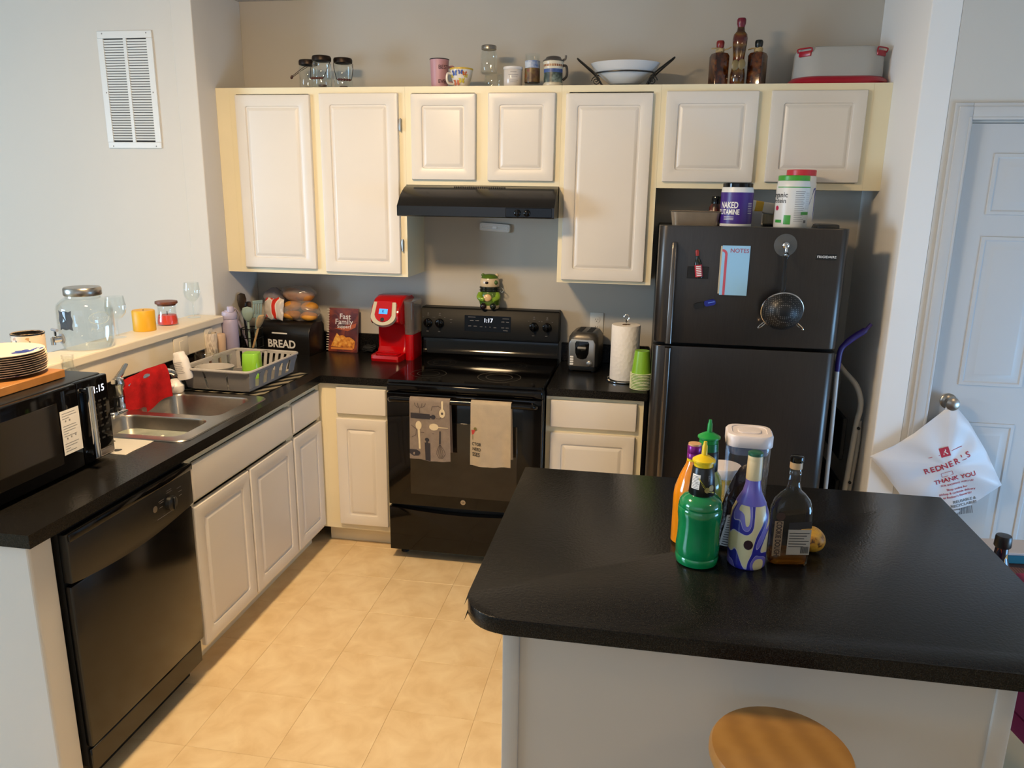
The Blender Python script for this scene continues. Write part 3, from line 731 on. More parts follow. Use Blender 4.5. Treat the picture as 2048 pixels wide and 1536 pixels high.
G().tube(smooth_path([(.0, -.02, .03), (-.02, -.05, .035), (-.03, -.062, .03)], 4), .009, 8).build('handle', mat('white_plastic'), br)

# ---- corner group: bottle, tumblers, jar, utensil caddy
wbt = thing('water_bottle', 'tall lilac insulated water bottle with screw lid', 'bottle', (-.93, -.435, CT)); wbt.scale = (1.1, 1.1, 1.06)
M_lil = mat('lilac_coat', '#a59bb0', .45)
G().lathe([(.034, 0), (.037, .004), (.037, .19), (.034, .205), (.031, .212)], 28).build('flask', M_lil, wbt)
G().lathe([(.0325, .213), (.034, .216), (.034, .24), (.032, .248), (.02, .252), (.02, .255)], 28).build('lid', mat('lilac_lid', '#b7adc0', .4), wbt)
G().lathe([(.015, .25), (.0155, .272), (.013, .276), (0, .277)], 18, (.014, -.012)).build('spout_cap', mat('lilac_lid'), wbt)
mt = thing('tumbler', 'tall marbled brown and white tumbler by the knee wall', 'tumbler', (-.948, -.60, CT))
G().lathe(shell([(.026, 0), (.03, .004), (.034, .175), (.033, .178)], .002), 28).build('cup', pattern('brown_marble', 'noise', 14, [(.3, '#6b5648'), (.48, '#d9cdbd'), (.6, '#b8a898'), (.7, '#e2d8ca')], .35, distort=3, stretch=(1, 1, .5)), mt)
bt = thing('tumbler', 'slim plain beige tumbler beside the lilac water bottle', 'tumbler', (-.945, -.515, CT))
G().lathe([(.022, 0), (.025, .004), (.0285, .153), (.026, .158), (0, .159)], 24).build('cup', mat('beige_plastic', '#c9ad94', .5), bt)
gj = thing('glass_jar', 'short clear glass jar with brown contents behind the dish rack', 'jar', (-.915, -.71, CT))
G().lathe(shell([(.045, 0), (.05, .01), (.05, .095), (.046, .102), (.05, .108)], .003), 28).build('jar', M_glass, gj)
G().lathe([(0, .006), (.043, .006), (.045, .055), (0, .058)], 24).build('contents', mat('brown_contents', '#5a3a2a', .9, bump=(90, 1)), gj)
uc = thing('utensil_caddy', 'black wire utensil caddy beside the bread box', 'caddy', (-.90, -.27, CT))
g = G()
for z in (.006, .05, .1, .15): g.tube([(x, y, z) for x, y in rrect(.1, .1, .03, 5)], .0025, 6, True)
for x, y in rrect(.1, .1, .03, 5): g.tube([(x, y, .006), (x, y, .15)], .0018, 5)
g.build('wire_basket', M_blackm, uc); G().stack([(.096, .096, .03, .001), (.096, .096, .03, .005)]).build('base', M_blackm, uc)
M_teal = mat('teal_silicone', '#9bb0a6', .5); M_spoon = mat('spoon_wood', '#c9a877', .55, var=(20, .1, (1, 1, .1)))
def utensil(name, label, base, tip, mat_h, head, mat_hd):
    t = thing(name, label, 'utensil', (0, 0, 0)); B, T = Vector(base), Vector(tip)
    G().tube([B, B.lerp(T, .5), T], .006, 8).build('handle', mat_h, t)
    g = G(); ax = (T-B).normalized(); M = Matrix.Translation(T) @ ax.to_track_quat('Z', 'Y').to_matrix().to_4x4()
    head(g, M); g.build('head', mat_hd, t); return t
def spoon_head(w_, l_): return lambda g, M: g.ball((0, 0, 0), (w_, .007, l_), 16, 10, M=None) if False else g.lathe([(0, 0), (w_*.5, l_*.1), (w_*.85, l_*.35), (w_, l_*.65), (w_*.8, l_*.92), (0, l_)], 20, sy=.3, M=M)
def spat_head(w_, l_):
    def h(g, M):
        for k in range(4): g.box(-w_/2+w_/4*k+.002, -w_/2+w_/4*(k+1)-.002, -.003, .003, .01, l_*.8, .0015, 1, M=M)
        g.box(-w_/2, w_/2, -.003, .003, l_*.8, l_, .0015, 1, M=M); g.box(-w_/2, w_/2, -.003, .003, -.005, .012, .0015, 1, M=M)
    return h
utensil('slotted_spoon', 'pale teal slotted serving spoon in the wire caddy', (-.905, -.29, CT+.01), (-.895, -.31, CT+.19), M_teal, spoon_head(.03, .085), M_teal)
utensil('spatula', 'teal slotted spatula standing tallest in the wire caddy', (-.90, -.25, CT+.01), (-.865, -.27, CT+.215), M_teal, spat_head(.06, .09), M_teal)
utensil('wooden_spoon', 'wooden spoon leaning right across the wire caddy', (-.89, -.31, CT+.012), (-.83, -.33, CT+.16), M_spoon, spoon_head(.027, .085), M_spoon)
utensil('ladle', 'black plastic ladle in the wire caddy behind the teal spoon', (-.925, -.27, CT+.01), (-.915, -.27, CT+.235), M_blackm, spoon_head(.035, .06), M_blackm)
utensil('turner', 'dark grey metal turner blade left of the teal spoon', (-.935, -.25, CT+.01), (-.958, -.24, CT+.235), M_blackm, spoon_head(.03, .1), mat('grey_blade', '#4f463d', .35, .6))
t = thing('whisk', 'lilac wire whisk sticking out left of the utensil caddy', 'utensil', (0, 0, 0))
G().tube([(-.93, -.24, CT+.01), (-.965, -.29, CT+.19)], .006, 8).build('handle', M_lil, t)
g = G()
for k in range(4):
    a = pi*k/4; ex = Vector((cos(a), sin(a), 0))
    g.tube(smooth_path([Vector((-.965, -.29, CT+.19)), Vector((-.97, -.297, CT+.225))+ex*.02, Vector((-.974, -.303, CT+.262)), Vector((-.97, -.297, CT+.225))-ex*.02, Vector((-.965, -.29, CT+.19))], 4), .0016, 5)
g.build('wires', M_lil, t)

# ---- bread box with bread on it
bb = thing('bread_box', 'black metal bread box lettered BREAD in the counter corner', 'bread box', (-.752, -.125, CT), -7)
bw, bd, bh = .345, .165, .175
prof = [(-bd/2, 0), (-bd/2, .085)]+[(-bd/2+.07-.07*cos(rad(a)), .105+.07*sin(rad(a))) for a in (0, 20, 40, 60, 75, 90)]+[(bd/2-.02, bh), (bd/2, bh-.02), (bd/2, 0)]
G().prism(prof, lambda y, z: (-bw/2, y, z), lambda y, z: (bw/2, y, z), .006).build('body', mat('bread_box_black', '#131110', .32), bb, 35)
G().box(-.055, .04, -bd/2-.009, -bd/2-.001, .112, .12, .002, 1).build('handle', M_whiteink, bb)
G().text('BREAD', .06, front(.0, .055, -bd/2-.001), .95, .02).build('lettering', M_whiteink, bb, 0)
def bread_bag(name, label, loc, rz, loaves, mat_bag, seed, sx, sy, sz, crumb='#b9742c'):
    t = thing(name, label, 'bread', loc, rz)
    for k, (x, y, z, a, b, c) in enumerate(loaves): G().ball((x, y, z), (a, b, c), 16, 10).shift(.004, 30, k+seed).build('bun', mat('bun_crust_'+crumb[1:], crumb, .6, var=(18, .25)), t)
    g = G().ball((0, 0, sz*1.02), (sx, sy, sz*1.02), 28, 18)
    g.shift(.012, 16, seed); g.shift(.005, 60, seed+3)
    for v_ in g.bm.verts: v_.co.z = max(v_.co.z, .001)
    g.build('plastic_bag', mat_bag, t, 25); return t
M_bag = glass('bag_film', '#efe6da', .12, .17, gain=3.5)
M_bag2 = glass('bag_film_grey', '#b9b0b4', .15, .45, gain=3)
zt = CT+bh
bread_bag('bag_of_buns', 'clear bag with golden hot dog buns on the bread box', (-.68, -.11, zt), -6, [(-.055, -.01, .03, .05, .045, .027), (.05, -.01, .028, .05, .045, .025), (-.052, .0, .082, .05, .045, .026), (.052, .0, .08, .05, .045, .026)], M_bag, 1, .112, .066, .056, '#c98a2e')
bread_bag('bag_of_bread', 'brown loaf in a clear bag stacked on top of the buns', (-.705, -.09, zt+.108), -10, [(-.03, 0, .035, .062, .05, .034), (.045, 0, .03, .055, .045, .03)], M_bag, 5, .11, .06, .04, '#b0722e')
bread_bag('bag_of_rolls', 'greyish twisted plastic bag at the back left on the bread box', (-.855, -.075, zt+.075), 5, [(0, 0, .04, .035, .032, .03)], M_bag2, 9, .058, .045, .046, '#8c7a72')
rb = thing('chip_bag', 'red and white printed snack bag leaning on the bread box', 'bag', (-.832, -.145, zt), -12)
def pil(u, v):
    e = (4*u*(1-u))**.45*(4*v*(1-v))**.45; return e
g = G()
for sgn in (-1, 1): g.grid(16, 14, lambda u, v: Vector(((u-.5)*.125, sgn*.03*pil(u, v)+.02*v, .004+.118*v+.004*sin(u*11))))
bmesh.ops.remove_doubles(g.bm, verts=g.bm.verts, dist=.0004); g.shift(.004, 45, 4)
g.build('bag', pattern('snack_print', 'noise', 11, [(0, '#cfc6bd'), (.44, '#e8e0d6'), (.5, '#d8321f'), (.62, '#e2401f'), (.68, '#f0e6da'), (.8, '#33405a')], .3, distort=.8, detail=1, const=True), rb, 40)

# ---- cookbook
cb = thing('cookbook', 'spiral-bound cookbook with dark pie cover standing against the wall', 'book', (-.462, -.075, CT), rot=(rad(-9), 0, rad(-2)))
G().box(-.082, .086, -.006, .006, .002, .243, .001, 1).build('pages', M_paper, cb)
M_cov = pattern('cookbook_cover', 'noise', 9, [(.25, '#2b1218'), (.45, '#5c2427'), (.6, '#8f4026'), (.75, '#4a2a30')], .3, distort=1.5, detail=4)
cv = G().box(-.084, .088, -.0085, -.0062, 0, .245).build('front_cover', M_cov, cb, 0)
G().box(-.084, .088, .0062, .0085, 0, .245).build('back_cover', M_cov, cb, 0)
pie = [(-.068, .03), (.07, .022), (.075, .062), (.06, .075), (.04, .085), (.02, .083), (0, .095), (-.02, .09), (-.035, .105), (-.05, .075)]
G().poly(pie, front(0, 0, -.0092)).build('pie_picture', pattern('pie', 'noise', 45, [(.3, '#9c4a12'), (.5, '#d98a2a'), (.7, '#f0c060')], .4, detail=3), cv, 0)
G().patch(-.068, .062, .014, .024, front(0, 0, -.0092)).build('plate_picture', mat('plate_orange', '#d98a3a', .4), cv, 0)
G().poly([(-.05+.0, .13), (.03, .118), (.075, .14), (.08, .165), (.02, .14)], front(0, 0, -.0090)).build('bowl_picture', mat('bowl_rust', '#b0562e', .4), cv, 0)
g = G(); g.text('Fast', .042, front(.012, .198, -.0096)); g.text('Family', .042, front(.006, .168, -.0096)); g.text('Suppers', .026, front(.008, .142, -.0096)); g.build('title', M_whiteink, cv, 0)
g = G()
for k in range(17): g.tube([(-.088+.011*cos(a), .011*sin(a)*.8, .01+.0141*k) for a in [2*pi*q/10 for q in range(10)]], .0024, 5, True)
g.build('spiral_binding', mat('spiral_white', '#d8cfc6', .4), cb)
# tangle of cable behind the coffee maker
ca = thing('power_cord', 'dark coiled power cord on the counter left of the coffee maker', 'cord', (-.31, -.06, CT+.004))
P = []
for k in range(60): a = k*.55; P.append((.035*cos(a)+.006*sin(k), .02*sin(a), .004+.0006*k+.004*sin(k*1.7)))
G().tube(P, .0035, 6).build('cord', M_matte, ca)

# ---- red pod coffee maker
kf = thing('coffee_maker', 'glossy red pod coffee maker left of the range', 'coffee maker', (-.135, -.03, CT), -4)
M_red = mat('gloss_red', '#b5070f', .14, coat=.3)
prof = [(0, 0), (-.235, 0), (-.24, .015), (-.235, .03), (-.14, .034), (-.12, .06), (-.118, .17), (-.13, .195), (-.205, .2), (-.225, .215), (-.228, .25), (-.205, .29), (-.165, .325), (-.11, .342), (-.03, .34), (0, .325)]
hw = .082
g = G()
n = len(prof); secs = []
for x, k in ((-hw, .94), (-hw+.006, .985), (-hw+.018, 1), (hw-.018, 1), (hw-.006, .985), (hw, .94)):
    secs.append([Vector((x, -.02+(y+.02)*k if y < -.02 else y, .01+(z-.01)*(1-(1-k)*.25) if z > .05 else z)) for y, z in prof])
g.loft(secs); g.build('body', M_red, kf, 35)
def kface(u, v_):   # tilted control face, v_ along the slope
    a = rad(66); return Vector((u, -.25+v_*cos(a), .2+v_*sin(a)))
def shield(s_, dz=0): return [(x*s_, y) for x, y in ([(-.062, .12)]+[(-.07*cos(rad(k*15)) if True else 0, .045-.052*s_*sin(rad(k*15))) for k in range(13)]+[(.062, .12)])]
M_cream = mat('silver_trim', '#cfc3a6', .3, .4)
g = G().prism(shield(1.0), lambda u, v_: kface(u, v_)+Vector((0, .006, -.006)), lambda u, v_: kface(u, v_)+Vector((0, -.008, .006))); g.build('trim_bezel', M_cream, kf, 40)
g = G().prism([(x*.78, y+.008*(1 if y < .04 else 0)+.002) for x, y in shield(.86)], lambda u, v_: kface(u, v_)+Vector((0, -.006, .004)), lambda u, v_: kface(u, v_)+Vector((0, -.0115, .009))); face = g.build('control_face', M_red, kf, 40)
kf2 = lambda u, v_: kface(u, v_)+Vector((0, -.0122, .0096))
kf3 = lambda u, v_: kface(u, v_)+Vector((0, -.0127, .0101))
G().patch(-.024, .024, .052, .08, kf2).build('screen', mat('screen_blue', '#3f8fe0', .2, emit=('#4c9cf0', .9)), face, 0)
G().text('K', .022, lambda u, v_: kf3(u, v_+.066)).build('screen_letter', M_ink, face, 0)
G().poly(arc(0, .022, .011, 0, 340, 16), kf2).build('button', M_blackm, face, 0)
G().tube([(hw*.9*cos(a)*.9, -.185+.045*sin(a), .036) for a in [2*pi*k/20 for k in range(20)]], .004, 6, True).build('drip_tray_rim', M_red, kf)
G().stack([(.05, .15, .02, .14), (.05, .16, .02, .30), (.054, .165, .022, .302), (.054, .165, .022, .318)], M=Matrix.Translation((hw+.028, -.09, 0))).build('water_tank', glass('tank_clear', '#d8d4ce', .05, .12, gain=2.5), kf)
G().stack([(.05, .15, .02, .0), (.05, .15, .02, .139)], M=Matrix.Translation((hw+.028, -.09, 0))).build('tank_base', M_red, kf)

# ---- ceramic bear cookie jar
cj = thing('cookie_jar', 'green ceramic bear cookie jar with clamp on the range console', 'jar', (.375, -.055, 1.1905), 8); cj.scale = (1.12, .95, 1.0)
M_grn = mat('glaze_green', '#4f6a22', .18); M_cer = mat('glaze_cream', '#cdb896', .2); M_dkg = mat('glaze_dark', '#1a2018', .12); M_brn = mat('glaze_brown', '#1f1214', .15); M_tan = mat('glaze_tan', '#e0b884', .25)
G().lathe([(.042, 0), (.047, .008), (.047, .02)], 28).build('foot_ring', M_cer, cj)
G().lathe([(.047, .02), (.052, .045), (.051, .075), (.045, .092)], 28).build('belly', M_grn, cj)
G().lathe([(.044, .092), (.049, .096), (.049, .104), (.046, .106), (.046, .109), (.049, .111), (.049, .118), (.045, .12)], 28).build('clamp_band', M_dkg, cj)
hd = G().lathe([(.044, .12), (.047, .13), (.046, .15), (.041, .163)], 28).build('head', M_cer, cj)
G().lathe([(.0415, .163), (.036, .175), (.024, .183), (0, .186)], 28).build('cap', M_grn, hd)
for x in (-.032, .034): G().ball((x, .0, .178), (.009, .007, .01), 12, 8).build('ear', M_cer if x > 0 else M_grn, hd)
G().ball((-.012, -.046, .142), (.0085, .005, .007), 14, 8).build('nose', M_brn, hd)
G().ball((.03, -.034, .143), (.011, .008, .012), 14, 8).build('eye_patch', mat('glaze_eye', '#3f5a2a', .15), hd)
for x, sx in ((-.04, 1), (.034, -1)): G().tube(smooth_path([(x*1.05, -.022, .082), (x*1.15, -.042, .062), (x*.55, -.056, .052)], 4), [.014]*4+[.013]*4+[.01], 10).build('arm', mat('glaze_lime', '#7a9a30', .18), cj)
G().ball((-.008, -.052, .063), (.02, .011, .02), 14, 10).build('paws', M_tan, cj)
for x in (-.028, .018): G().ball((x, -.048, .018), (.0155, .017, .0175), 14, 10).build('shoe', M_brn if x < 0 else M_dkg, cj)
g = G().tube(smooth_path([(.047, -.012, .122), (.06, -.016, .112), (.066, -.016, .1), (.058, -.014, .088), (.05, -.012, .1)], 4), .0018, 6); g.build('clasp', M_chrome, cj)

# ---- battery light bar on wall, outlets
lb = thing('light_bar', 'small white stick-on light bar on wall under the hood', 'light', (.392, -.001, 1.617), rot=(0, rad(3.5), 0))
G().stack([(.168, .046, .012, 0), (.168, .046, .012, .012), (.16, .04, .01, .016)], M=Matrix.Rotation(pi/2, 4, 'X')).build('body', mat('light_bar_white', '#cfc9c0', .4), lb)
G().tube([(x, -.0165, z) for x, z in rrect(.14, .018, .008, 4)], .0018, 6, True).build('lens_rim', M_whiteink, lb)
G().box(-.012, .012, -.0185, -.0155, -.007, .007, .001, 1).build('switch', M_whiteink, lb)
def outlet(label, loc, rz, wide=False):
    t = thing('outlet_plate', label, 'outlet', loc, rz)
    w_ = .072 if not wide else .115
    G().box(-w_/2, w_/2, -.005, 0, -.058 if not rz else -.049, .058 if not rz else .049, .003, 2).build('plate', M_plate if not rz else M_ledge, t)
    if wide: G().box(-.016, .016, -.008, -.0045, -.03, .03, .002, 1).build('rocker', M_ledge, t); return t
    for z in (.02, -.02):
        s_ = G().lathe([(0, 0), (.0165, 0), (.0165, .0015), (0, .002)], 20, M=Matrix.Translation((0, -.006, z)) @ Matrix.Rotation(pi/2, 4, 'X')).build('socket', M_plate, t)
        g = G()
        for x in (-.006, .006): g.patch(-.001, .001, -.005, .004, front(x, z+.003, -.0084))
        g.poly(arc(0, 0, .0026, 0, 330, 10), front(0, z-.008, -.0084)); g.build('slots', M_ink, s_, 0)
    return t
outlet('white duplex outlet on back wall behind the toaster', (.95, -.0005, 1.125), 0)
outlet('cream duplex outlet on the knee wall near the far tumblers', (-.9575, -.60, 1.068), 90)
outlet('cream switch plate on the knee wall above the sink', (-.9575, -.84, 1.066), 90, True)

# ---- toaster
ts = thing('toaster', 'brushed steel two-slice toaster with end lever right of the range', 'toaster', (.898, -.265, CT), -5)
M_ts = mat('toaster_steel', '#a8a29a', .3, .9)
G().stack([(.15, .225, .02, .008, 0, .1125), (.155, .23, .025, .02, 0, .1125), (.155, .23, .03, .03, 0, .1125)]).build('base', M_blackm, ts)
G().stack([(.158, .226, .03, .03, 0, .1125), (.158, .226, .035, .14, 0, .1125), (.15, .22, .04, .175, 0, .1125), (.125, .2, .04, .195, 0, .1125), (.1, .185, .03, .2, 0, .1125)], 6).build('shell', mat('toaster_dark', '#5c5852', .35, .6), ts, 40)
for x in (-.027, .027): G().box(x-.014, x+.014, .045, .185, .1975, .2015).build('slot', M_matte, ts, 0)
fp = G().prism([(-.066, .03), (.066, .03), (.066, .15), (.055, .17), (-.055, .17), (-.066, .15)], lambda u, v_: (u, .0, v_), lambda u, v_: (u, -.008, v_), .003).build('end_panel', M_ts, ts, 30)
ov = [(-.036, .15), (-.03, .16), (.03, .16), (.036, .15), (.034, .1), (.024, .075), (.008, .068), (-.008, .068), (-.024, .075), (-.034, .1)]
G().prism(ov, lambda u, v_: (u, -.007, v_), lambda u, v_: (u, -.0105, v_), .002).build('lever_well', M_black, fp, 30)
G().box(-.022, .022, -.026, -.0095, .124, .134, .003, 2).build('lever', mat('lever_grey', '#8f8a82', .4), fp)
G().lathe([(.015, 0), (.0145, .007), (.012, .009), (0, .0092)], 22, M=Matrix.Translation((.04, -.008, .048)) @ Matrix.Rotation(pi/2, 4, 'X')).build('dial', M_ts, fp)
g = G()
for k in range(4): g.box(-.06, -.042, -.011, -.0075, .036+.0125*k, .045+.0125*k, .001, 1)
g.build('buttons', M_whiteink, fp)
for x, y in ((-.055, .03), (.055, .03), (-.055, .2), (.055, .2)): G().lathe([(.01, 0), (.009, .0085)], 10, (x, y)).build('foot', M_matte, ts)
# ---- paper towel holder and roll
ph = thing('paper_towel_holder', 'chrome wire paper towel stand on the short counter', 'holder', (1.115, -.395, CT))
g = G().tube([(.082*cos(a), .082*sin(a), .005) for a in [2*pi*k/28 for k in range(28)]], .004, 6, True); g.tube([(-.08, 0, .005), (.08, 0, .005)], .003, 6); g.build('base_ring', M_chrome, ph)
g = G().tube([(0, 0, .004), (0, 0, .3)], .004, 8); g.tube([(.012*cos(a), 0, .31+.015*sin(a)) for a in [2*pi*k/16 for k in range(16)]], .0025, 6, True); g.build('post', M_chrome, ph)
pr_ = thing('paper_towel_roll', 'white quilted paper towel roll on the chrome stand', 'paper towel', (1.115, -.395, CT+.01))
def towel_mat():
    m_ = mat('quilted_paper', '#e6e0d8', .9); nt = m_.node_tree; N = nt.nodes.new; L = nt.links.new
    tc = N('ShaderNodeTexCoord'); wv = N('ShaderNodeTexVoronoi'); wv.inputs['Scale'].default_value = 62; L(tc.outputs['Object'], wv.inputs['Vector'])
    bp = N('ShaderNodeBump'); bp.inputs['Strength'].default_value = .55; bp.inputs['Distance'].default_value = .003; L(wv.outputs['Distance'], bp.inputs['Height']); L(bp.outputs[0], nt.nodes['Principled BSDF'].inputs['Normal']); return m_
G().lathe([(.02, 0), (.068, 0), (.069, .003), (.069, .262), (.067, .266), (.02, .266), (.02, 0)], 36, cap=False).build('roll', towel_mat(), pr_)
G().lathe([(.0185, -.0), (.02, -.0), (.02, .2665), (.0185, .2665), (.0185, 0)], 20, cap=False).build('core', mat('cardboard', '#8c6f50', .9), pr_)
# ---- stack of green paper cups, upside down
M_cupw = mat('cup_rim_white', '#d8dcc0', .5); M_cupg = mat('cup_green', '#7fb32e', .32)
cup0 = thing('paper_cup', 'x', 'cup', (1.198, -.535, CT)); hc = .108
G().lathe([(.0455, .003), (.0345, hc-.006), (.0335, hc), (.031, hc), (.0, hc-.004)], 28, cap=False).build('wall', M_cupg, cup0)
G().lathe([(.0455, .0008), (.0495, .0006), (.0515, .002), (.0495, .0036), (.0455, .0036), (.0455, .0008)], 28, cap=False).build('rolled_rim', M_cupw, cup0)
nc = 11; ORD = ['bottom', 'second', 'third', 'fourth', 'fifth', 'sixth', 'seventh', 'eighth', 'ninth', 'tenth', 'top']
for k in range(nc):
    c_ = cup0 if k == 0 else copy_tree(cup0)
    c_.location = (1.198, -.535, CT+.0072*k); c_['group'] = 'upturned green paper cups in a stack'
    c_['label'] = 'green paper cup, %s the upturned stack by the refrigerator' % ('topmost of' if k == nc-1 else 'lowest of' if k == 0 else ORD[k]+' from bottom of')
# ================================================================== TOWELS ON THE OVEN HANDLE
def hang(x0, x1, zf, zb, seed, sag=.0):
    """sheet over the oven bar: v 0..1 from the front hem over the bar to the back hem"""
    yb, zb0, r_ = -.756, .853, .017
    Lf, Lb = zb0-zf, zb0-zb; La = pi*r_; T = Lf+La+Lb
    def f(u, v, off=0):
        x = x0+(x1-x0)*u; s_ = v*T
        wv = .004*sin(u*7+seed)+.0025*sin(u*17+seed*3)
        if s_ < Lf: k = 1-s_/Lf; return Vector((x+.006*k*(u-.5), yb-r_-off+wv*k*1.2-.004*k, zf+s_+.003*sin(u*5+seed)*k))
        if s_ < Lf+La: a = (s_-Lf)/r_; return Vector((x, yb-(r_+off)*cos(a), zb0+(r_+off)*sin(a)))
        k = (s_-Lf-La)/Lb; return Vector((x+.008*k, yb+r_+off-abs(wv)*k*.5, zb0-(s_-Lf-La)))
    f.front = lambda u, z: f(u, (z-zf)/T, .002)
    return f
tw = thing('kitchen_towel', 'taupe towel printed with cooking utensils on the oven handle', 'towel', (0, 0, 0))
x0, x1, zf = .142, .334, .566
F = hang(x0, x1, zf, .60, 1)
g = G().grid(18, 44, F); g.thick(.0025); g.build('cloth', mat('taupe_cotton', '#b3a292', .95, bump=(400, .5), var=(40, .08)), tw, 60)
def tf(px, py): return F.front((px-110)/680, zf+.302*(1-(py-95)/1075))     # print positions on a 680 x 1075 layout
M_pd = mat('print_charcoal', '#2e2b30', .9); M_pc = mat('print_cream', '#d0bf9c', .9); M_pl = mat('print_line', '#4a4241', .9)
def ell(cx, cy, a, b, n=18): return [(cx+a*cos(2*pi*k/n), cy+b*sin(2*pi*k/n)) for k in range(n)]
g = G()
g.poly([(130, 355), (460, 360), (460, 445), (130, 445)], tf); g.poly([(460, 385), (500, 385), (500, 425), (460, 425)], tf); g.poly(ell(515, 405, 38, 38), tf)
g.build('rolling_pin_print', M_pd, tw, 0)
g = G(); g.poly([(370, 855), (465, 855), (470, 1165), (385, 1165)], tf); g.poly(ell(412, 800, 38, 32), tf); g.poly([(395, 825), (430, 825), (430, 858), (395, 858)], tf)
g.build('rolling_pin_print', M_pd, tw, 0)
g = G(); g.poly([(112, 1000), (230, 1000), (280, 1030), (290, 1060), (260, 1105), (180, 1115), (112, 1075)], tf); g.build('mitt_print', M_pd, tw, 0)
g = G(); g.poly([(615, 640), (640, 640), (636, 860), (610, 860)], tf)
g.build('whisk_handle_print', M_pd, tw, 0)
g = G()
g.poly(ell(265, 570, 52, 75), tf); g.poly([(250, 640), (285, 640), (298, 985), (268, 985)], tf); g.poly(ell(665, 335, 50, 75), tf); g.poly([(650, 130), (685, 130), (682, 270), (652, 270)], tf)
g.poly(ell(525, 575, 75, 60), tf); g.poly([(595, 570), (755, 578), (755, 592), (595, 586)], tf)
g.build('cream_print', M_pc, tw, 0)
g = G()
def stroke(pts, w_=7):
    for (a, b), (c, d_) in zip(pts, pts[1:]):
        l_ = math.hypot(c-a, d_-b) or 1; nx, ny = -(d_-b)/l_*w_/2, (c-a)/l_*w_/2
        g.poly([(a-nx, b-ny), (c-nx, d_-ny), (c+nx, d_+ny), (a+nx, b+ny)], tf)
for k in (-1, -.5, 0, .5, 1): stroke([(622, 860), (635+62*k, 980), (640+70*k, 1040), (635+25*k, 1112)])
for k in (-1, -.4, .4, 1): stroke([(290+95*k, 180), (290+80*k, 230), (290+20*k, 262)])
stroke([(285, 262), (285, 355)]); stroke([(480, 300), (500, 230), (600, 215), (640, 240)]); stroke([(140, 570), (225, 640), (220, 740), (150, 780)]); stroke([(300, 690), (530, 690)]); stroke([(560, 430), (625, 430), (650, 400)])
g.poly(ell(265, 565, 20, 22), tf); g.poly(ell(665, 338, 20, 22), tf)
g.build('line_print', M_pl, tw, 0)
tw = thing('kitchen_towel', 'cream towel with a cocktail and lettering on the oven handle', 'towel', (0, 0, 0))
x0, x1, zf = .434, .622, .556
F2 = hang(x0, x1, zf, .585, 2.3)
g = G().grid(18, 44, F2); g.thick(.0025); g.build('cloth', mat('cream_cotton', '#e6d5b8', .95, bump=(350, .5), var=(25, .05)), tw, 60)
F = F2
def tf2(px, py): return F2.front((px-1130)/740, zf+.312*(1-(py-180)/1030))
g = G()
k = .188/740
for s_, x, y, sz in (('CTOR', 1250, 860, 82), ('NEED', 1254, 940, 82), ('SSES', 1244, 1025, 98)):
    g.text(s_, sz*1.0, (lambda x, y: lambda u, v: tf2(x+u*.78, y-v*.86))(x, y), 1, .012)
g.build('lettering', M_ink, tw, 0)
g = G(); g.poly([(1150, 640), (1225, 630), (1195, 700), (1165, 715)], tf2); g.build('cocktail_print', mat('print_red', '#b03a34', .9), tw, 0)
g = G(); g.poly(ell(1222, 618, 30, 28), tf2); g.poly([(1172, 712), (1182, 712), (1184, 790), (1174, 790)], tf2); g.build('garnish_print', mat('print_olive', '#6d6636', .9), tw, 0)

# ================================================================== ON THE LEDGE
ZL = 1.1605
t = thing('planter_cup', 'speckled cream ceramic cup with dark inside on the ledge', 'cup', (-1.04, -1.645, ZL)); t.scale = (.84, .84, 1)
G().lathe(shell([(.056, 0), (.064, .006), (.066, .11), (.065, .112)], .004), 32).build('cup', pattern('terrazzo', 'cells', 90, [(0, '#d9c4a8'), (.78, '#d9c4a8'), (.8, '#5a4030'), (.86, '#2b2624'), (.9, '#b08a60')], .5, const=True), t)
G().lathe([(.0615, .012), (.0618, .1095), (.0655, .1125), (.067, .1115), (.067, .108)], 32, cap=False).build('dark_rim', mat('dark_glaze', '#15181c', .15), t)
t = thing('drink_dispenser', 'large clear glass drink dispenser with metal lid and tap', 'dispenser', (-1.035, -1.345, ZL))
G().lathe(shell([(.07, 0), (.09, .004), (.1, .03), (.104, .06), (.104, .16), (.1, .18), (.082, .198), (.066, .206), (.064, .222)], .003), 40).build('jar', glass('dispenser_glass', '#fafcfc', gain=1.8), t)
G().lathe([(.068, .214), (.07, .217), (.07, .24), (.066, .246), (.0, .248)], 36).build('lid', M_nickel, t)
tp = Matrix.Rotation(rad(-24), 4, 'Z')
g = G(); g.tube([(0, -.1, .05), (0, -.135, .05)], .013, 14, M=tp); g.tube([(0, -.135, .058), (0, -.135, .03)], .009, 12, M=tp); g.tube([(0, -.125, .055), (0, -.125, .085)], .005, 8, M=tp); g.build('tap', M_chrome, t)
g = G(); g.tube([(-.02, -.125, .088), (.02, -.125, .088)], .006, 8, M=tp); g.tube([(0, -.098, .05), (0, -.104, .05)], .02, 14, M=tp); g.build('tap_lever', mat('tap_grey', '#8d929a', .4), t)
M_chalk = mat('chalk_label', '#3d434b', .8)
lab = [(-.03, .04), (-.018, .034), (0, .038), (.018, .034), (.03, .04), (.028, .02), (.033, 0), (.028, -.02), (.03, -.04), (.015, -.034), (0, -.038), (-.018, -.034), (-.03, -.04), (-.028, -.015), (-.033, 0), (-.028, .02)]
G().poly(lab, cyl(.1052, rad(-4), .125)).build('chalk_label', M_chalk, t, 0)
M_emb = glass('embossed_glass', '#eef4f4', .1, .2, gain=3)
g = G()
ov = [(.042*cos(2*pi*k/26), .024*sin(2*pi*k/26)) for k in range(26)]
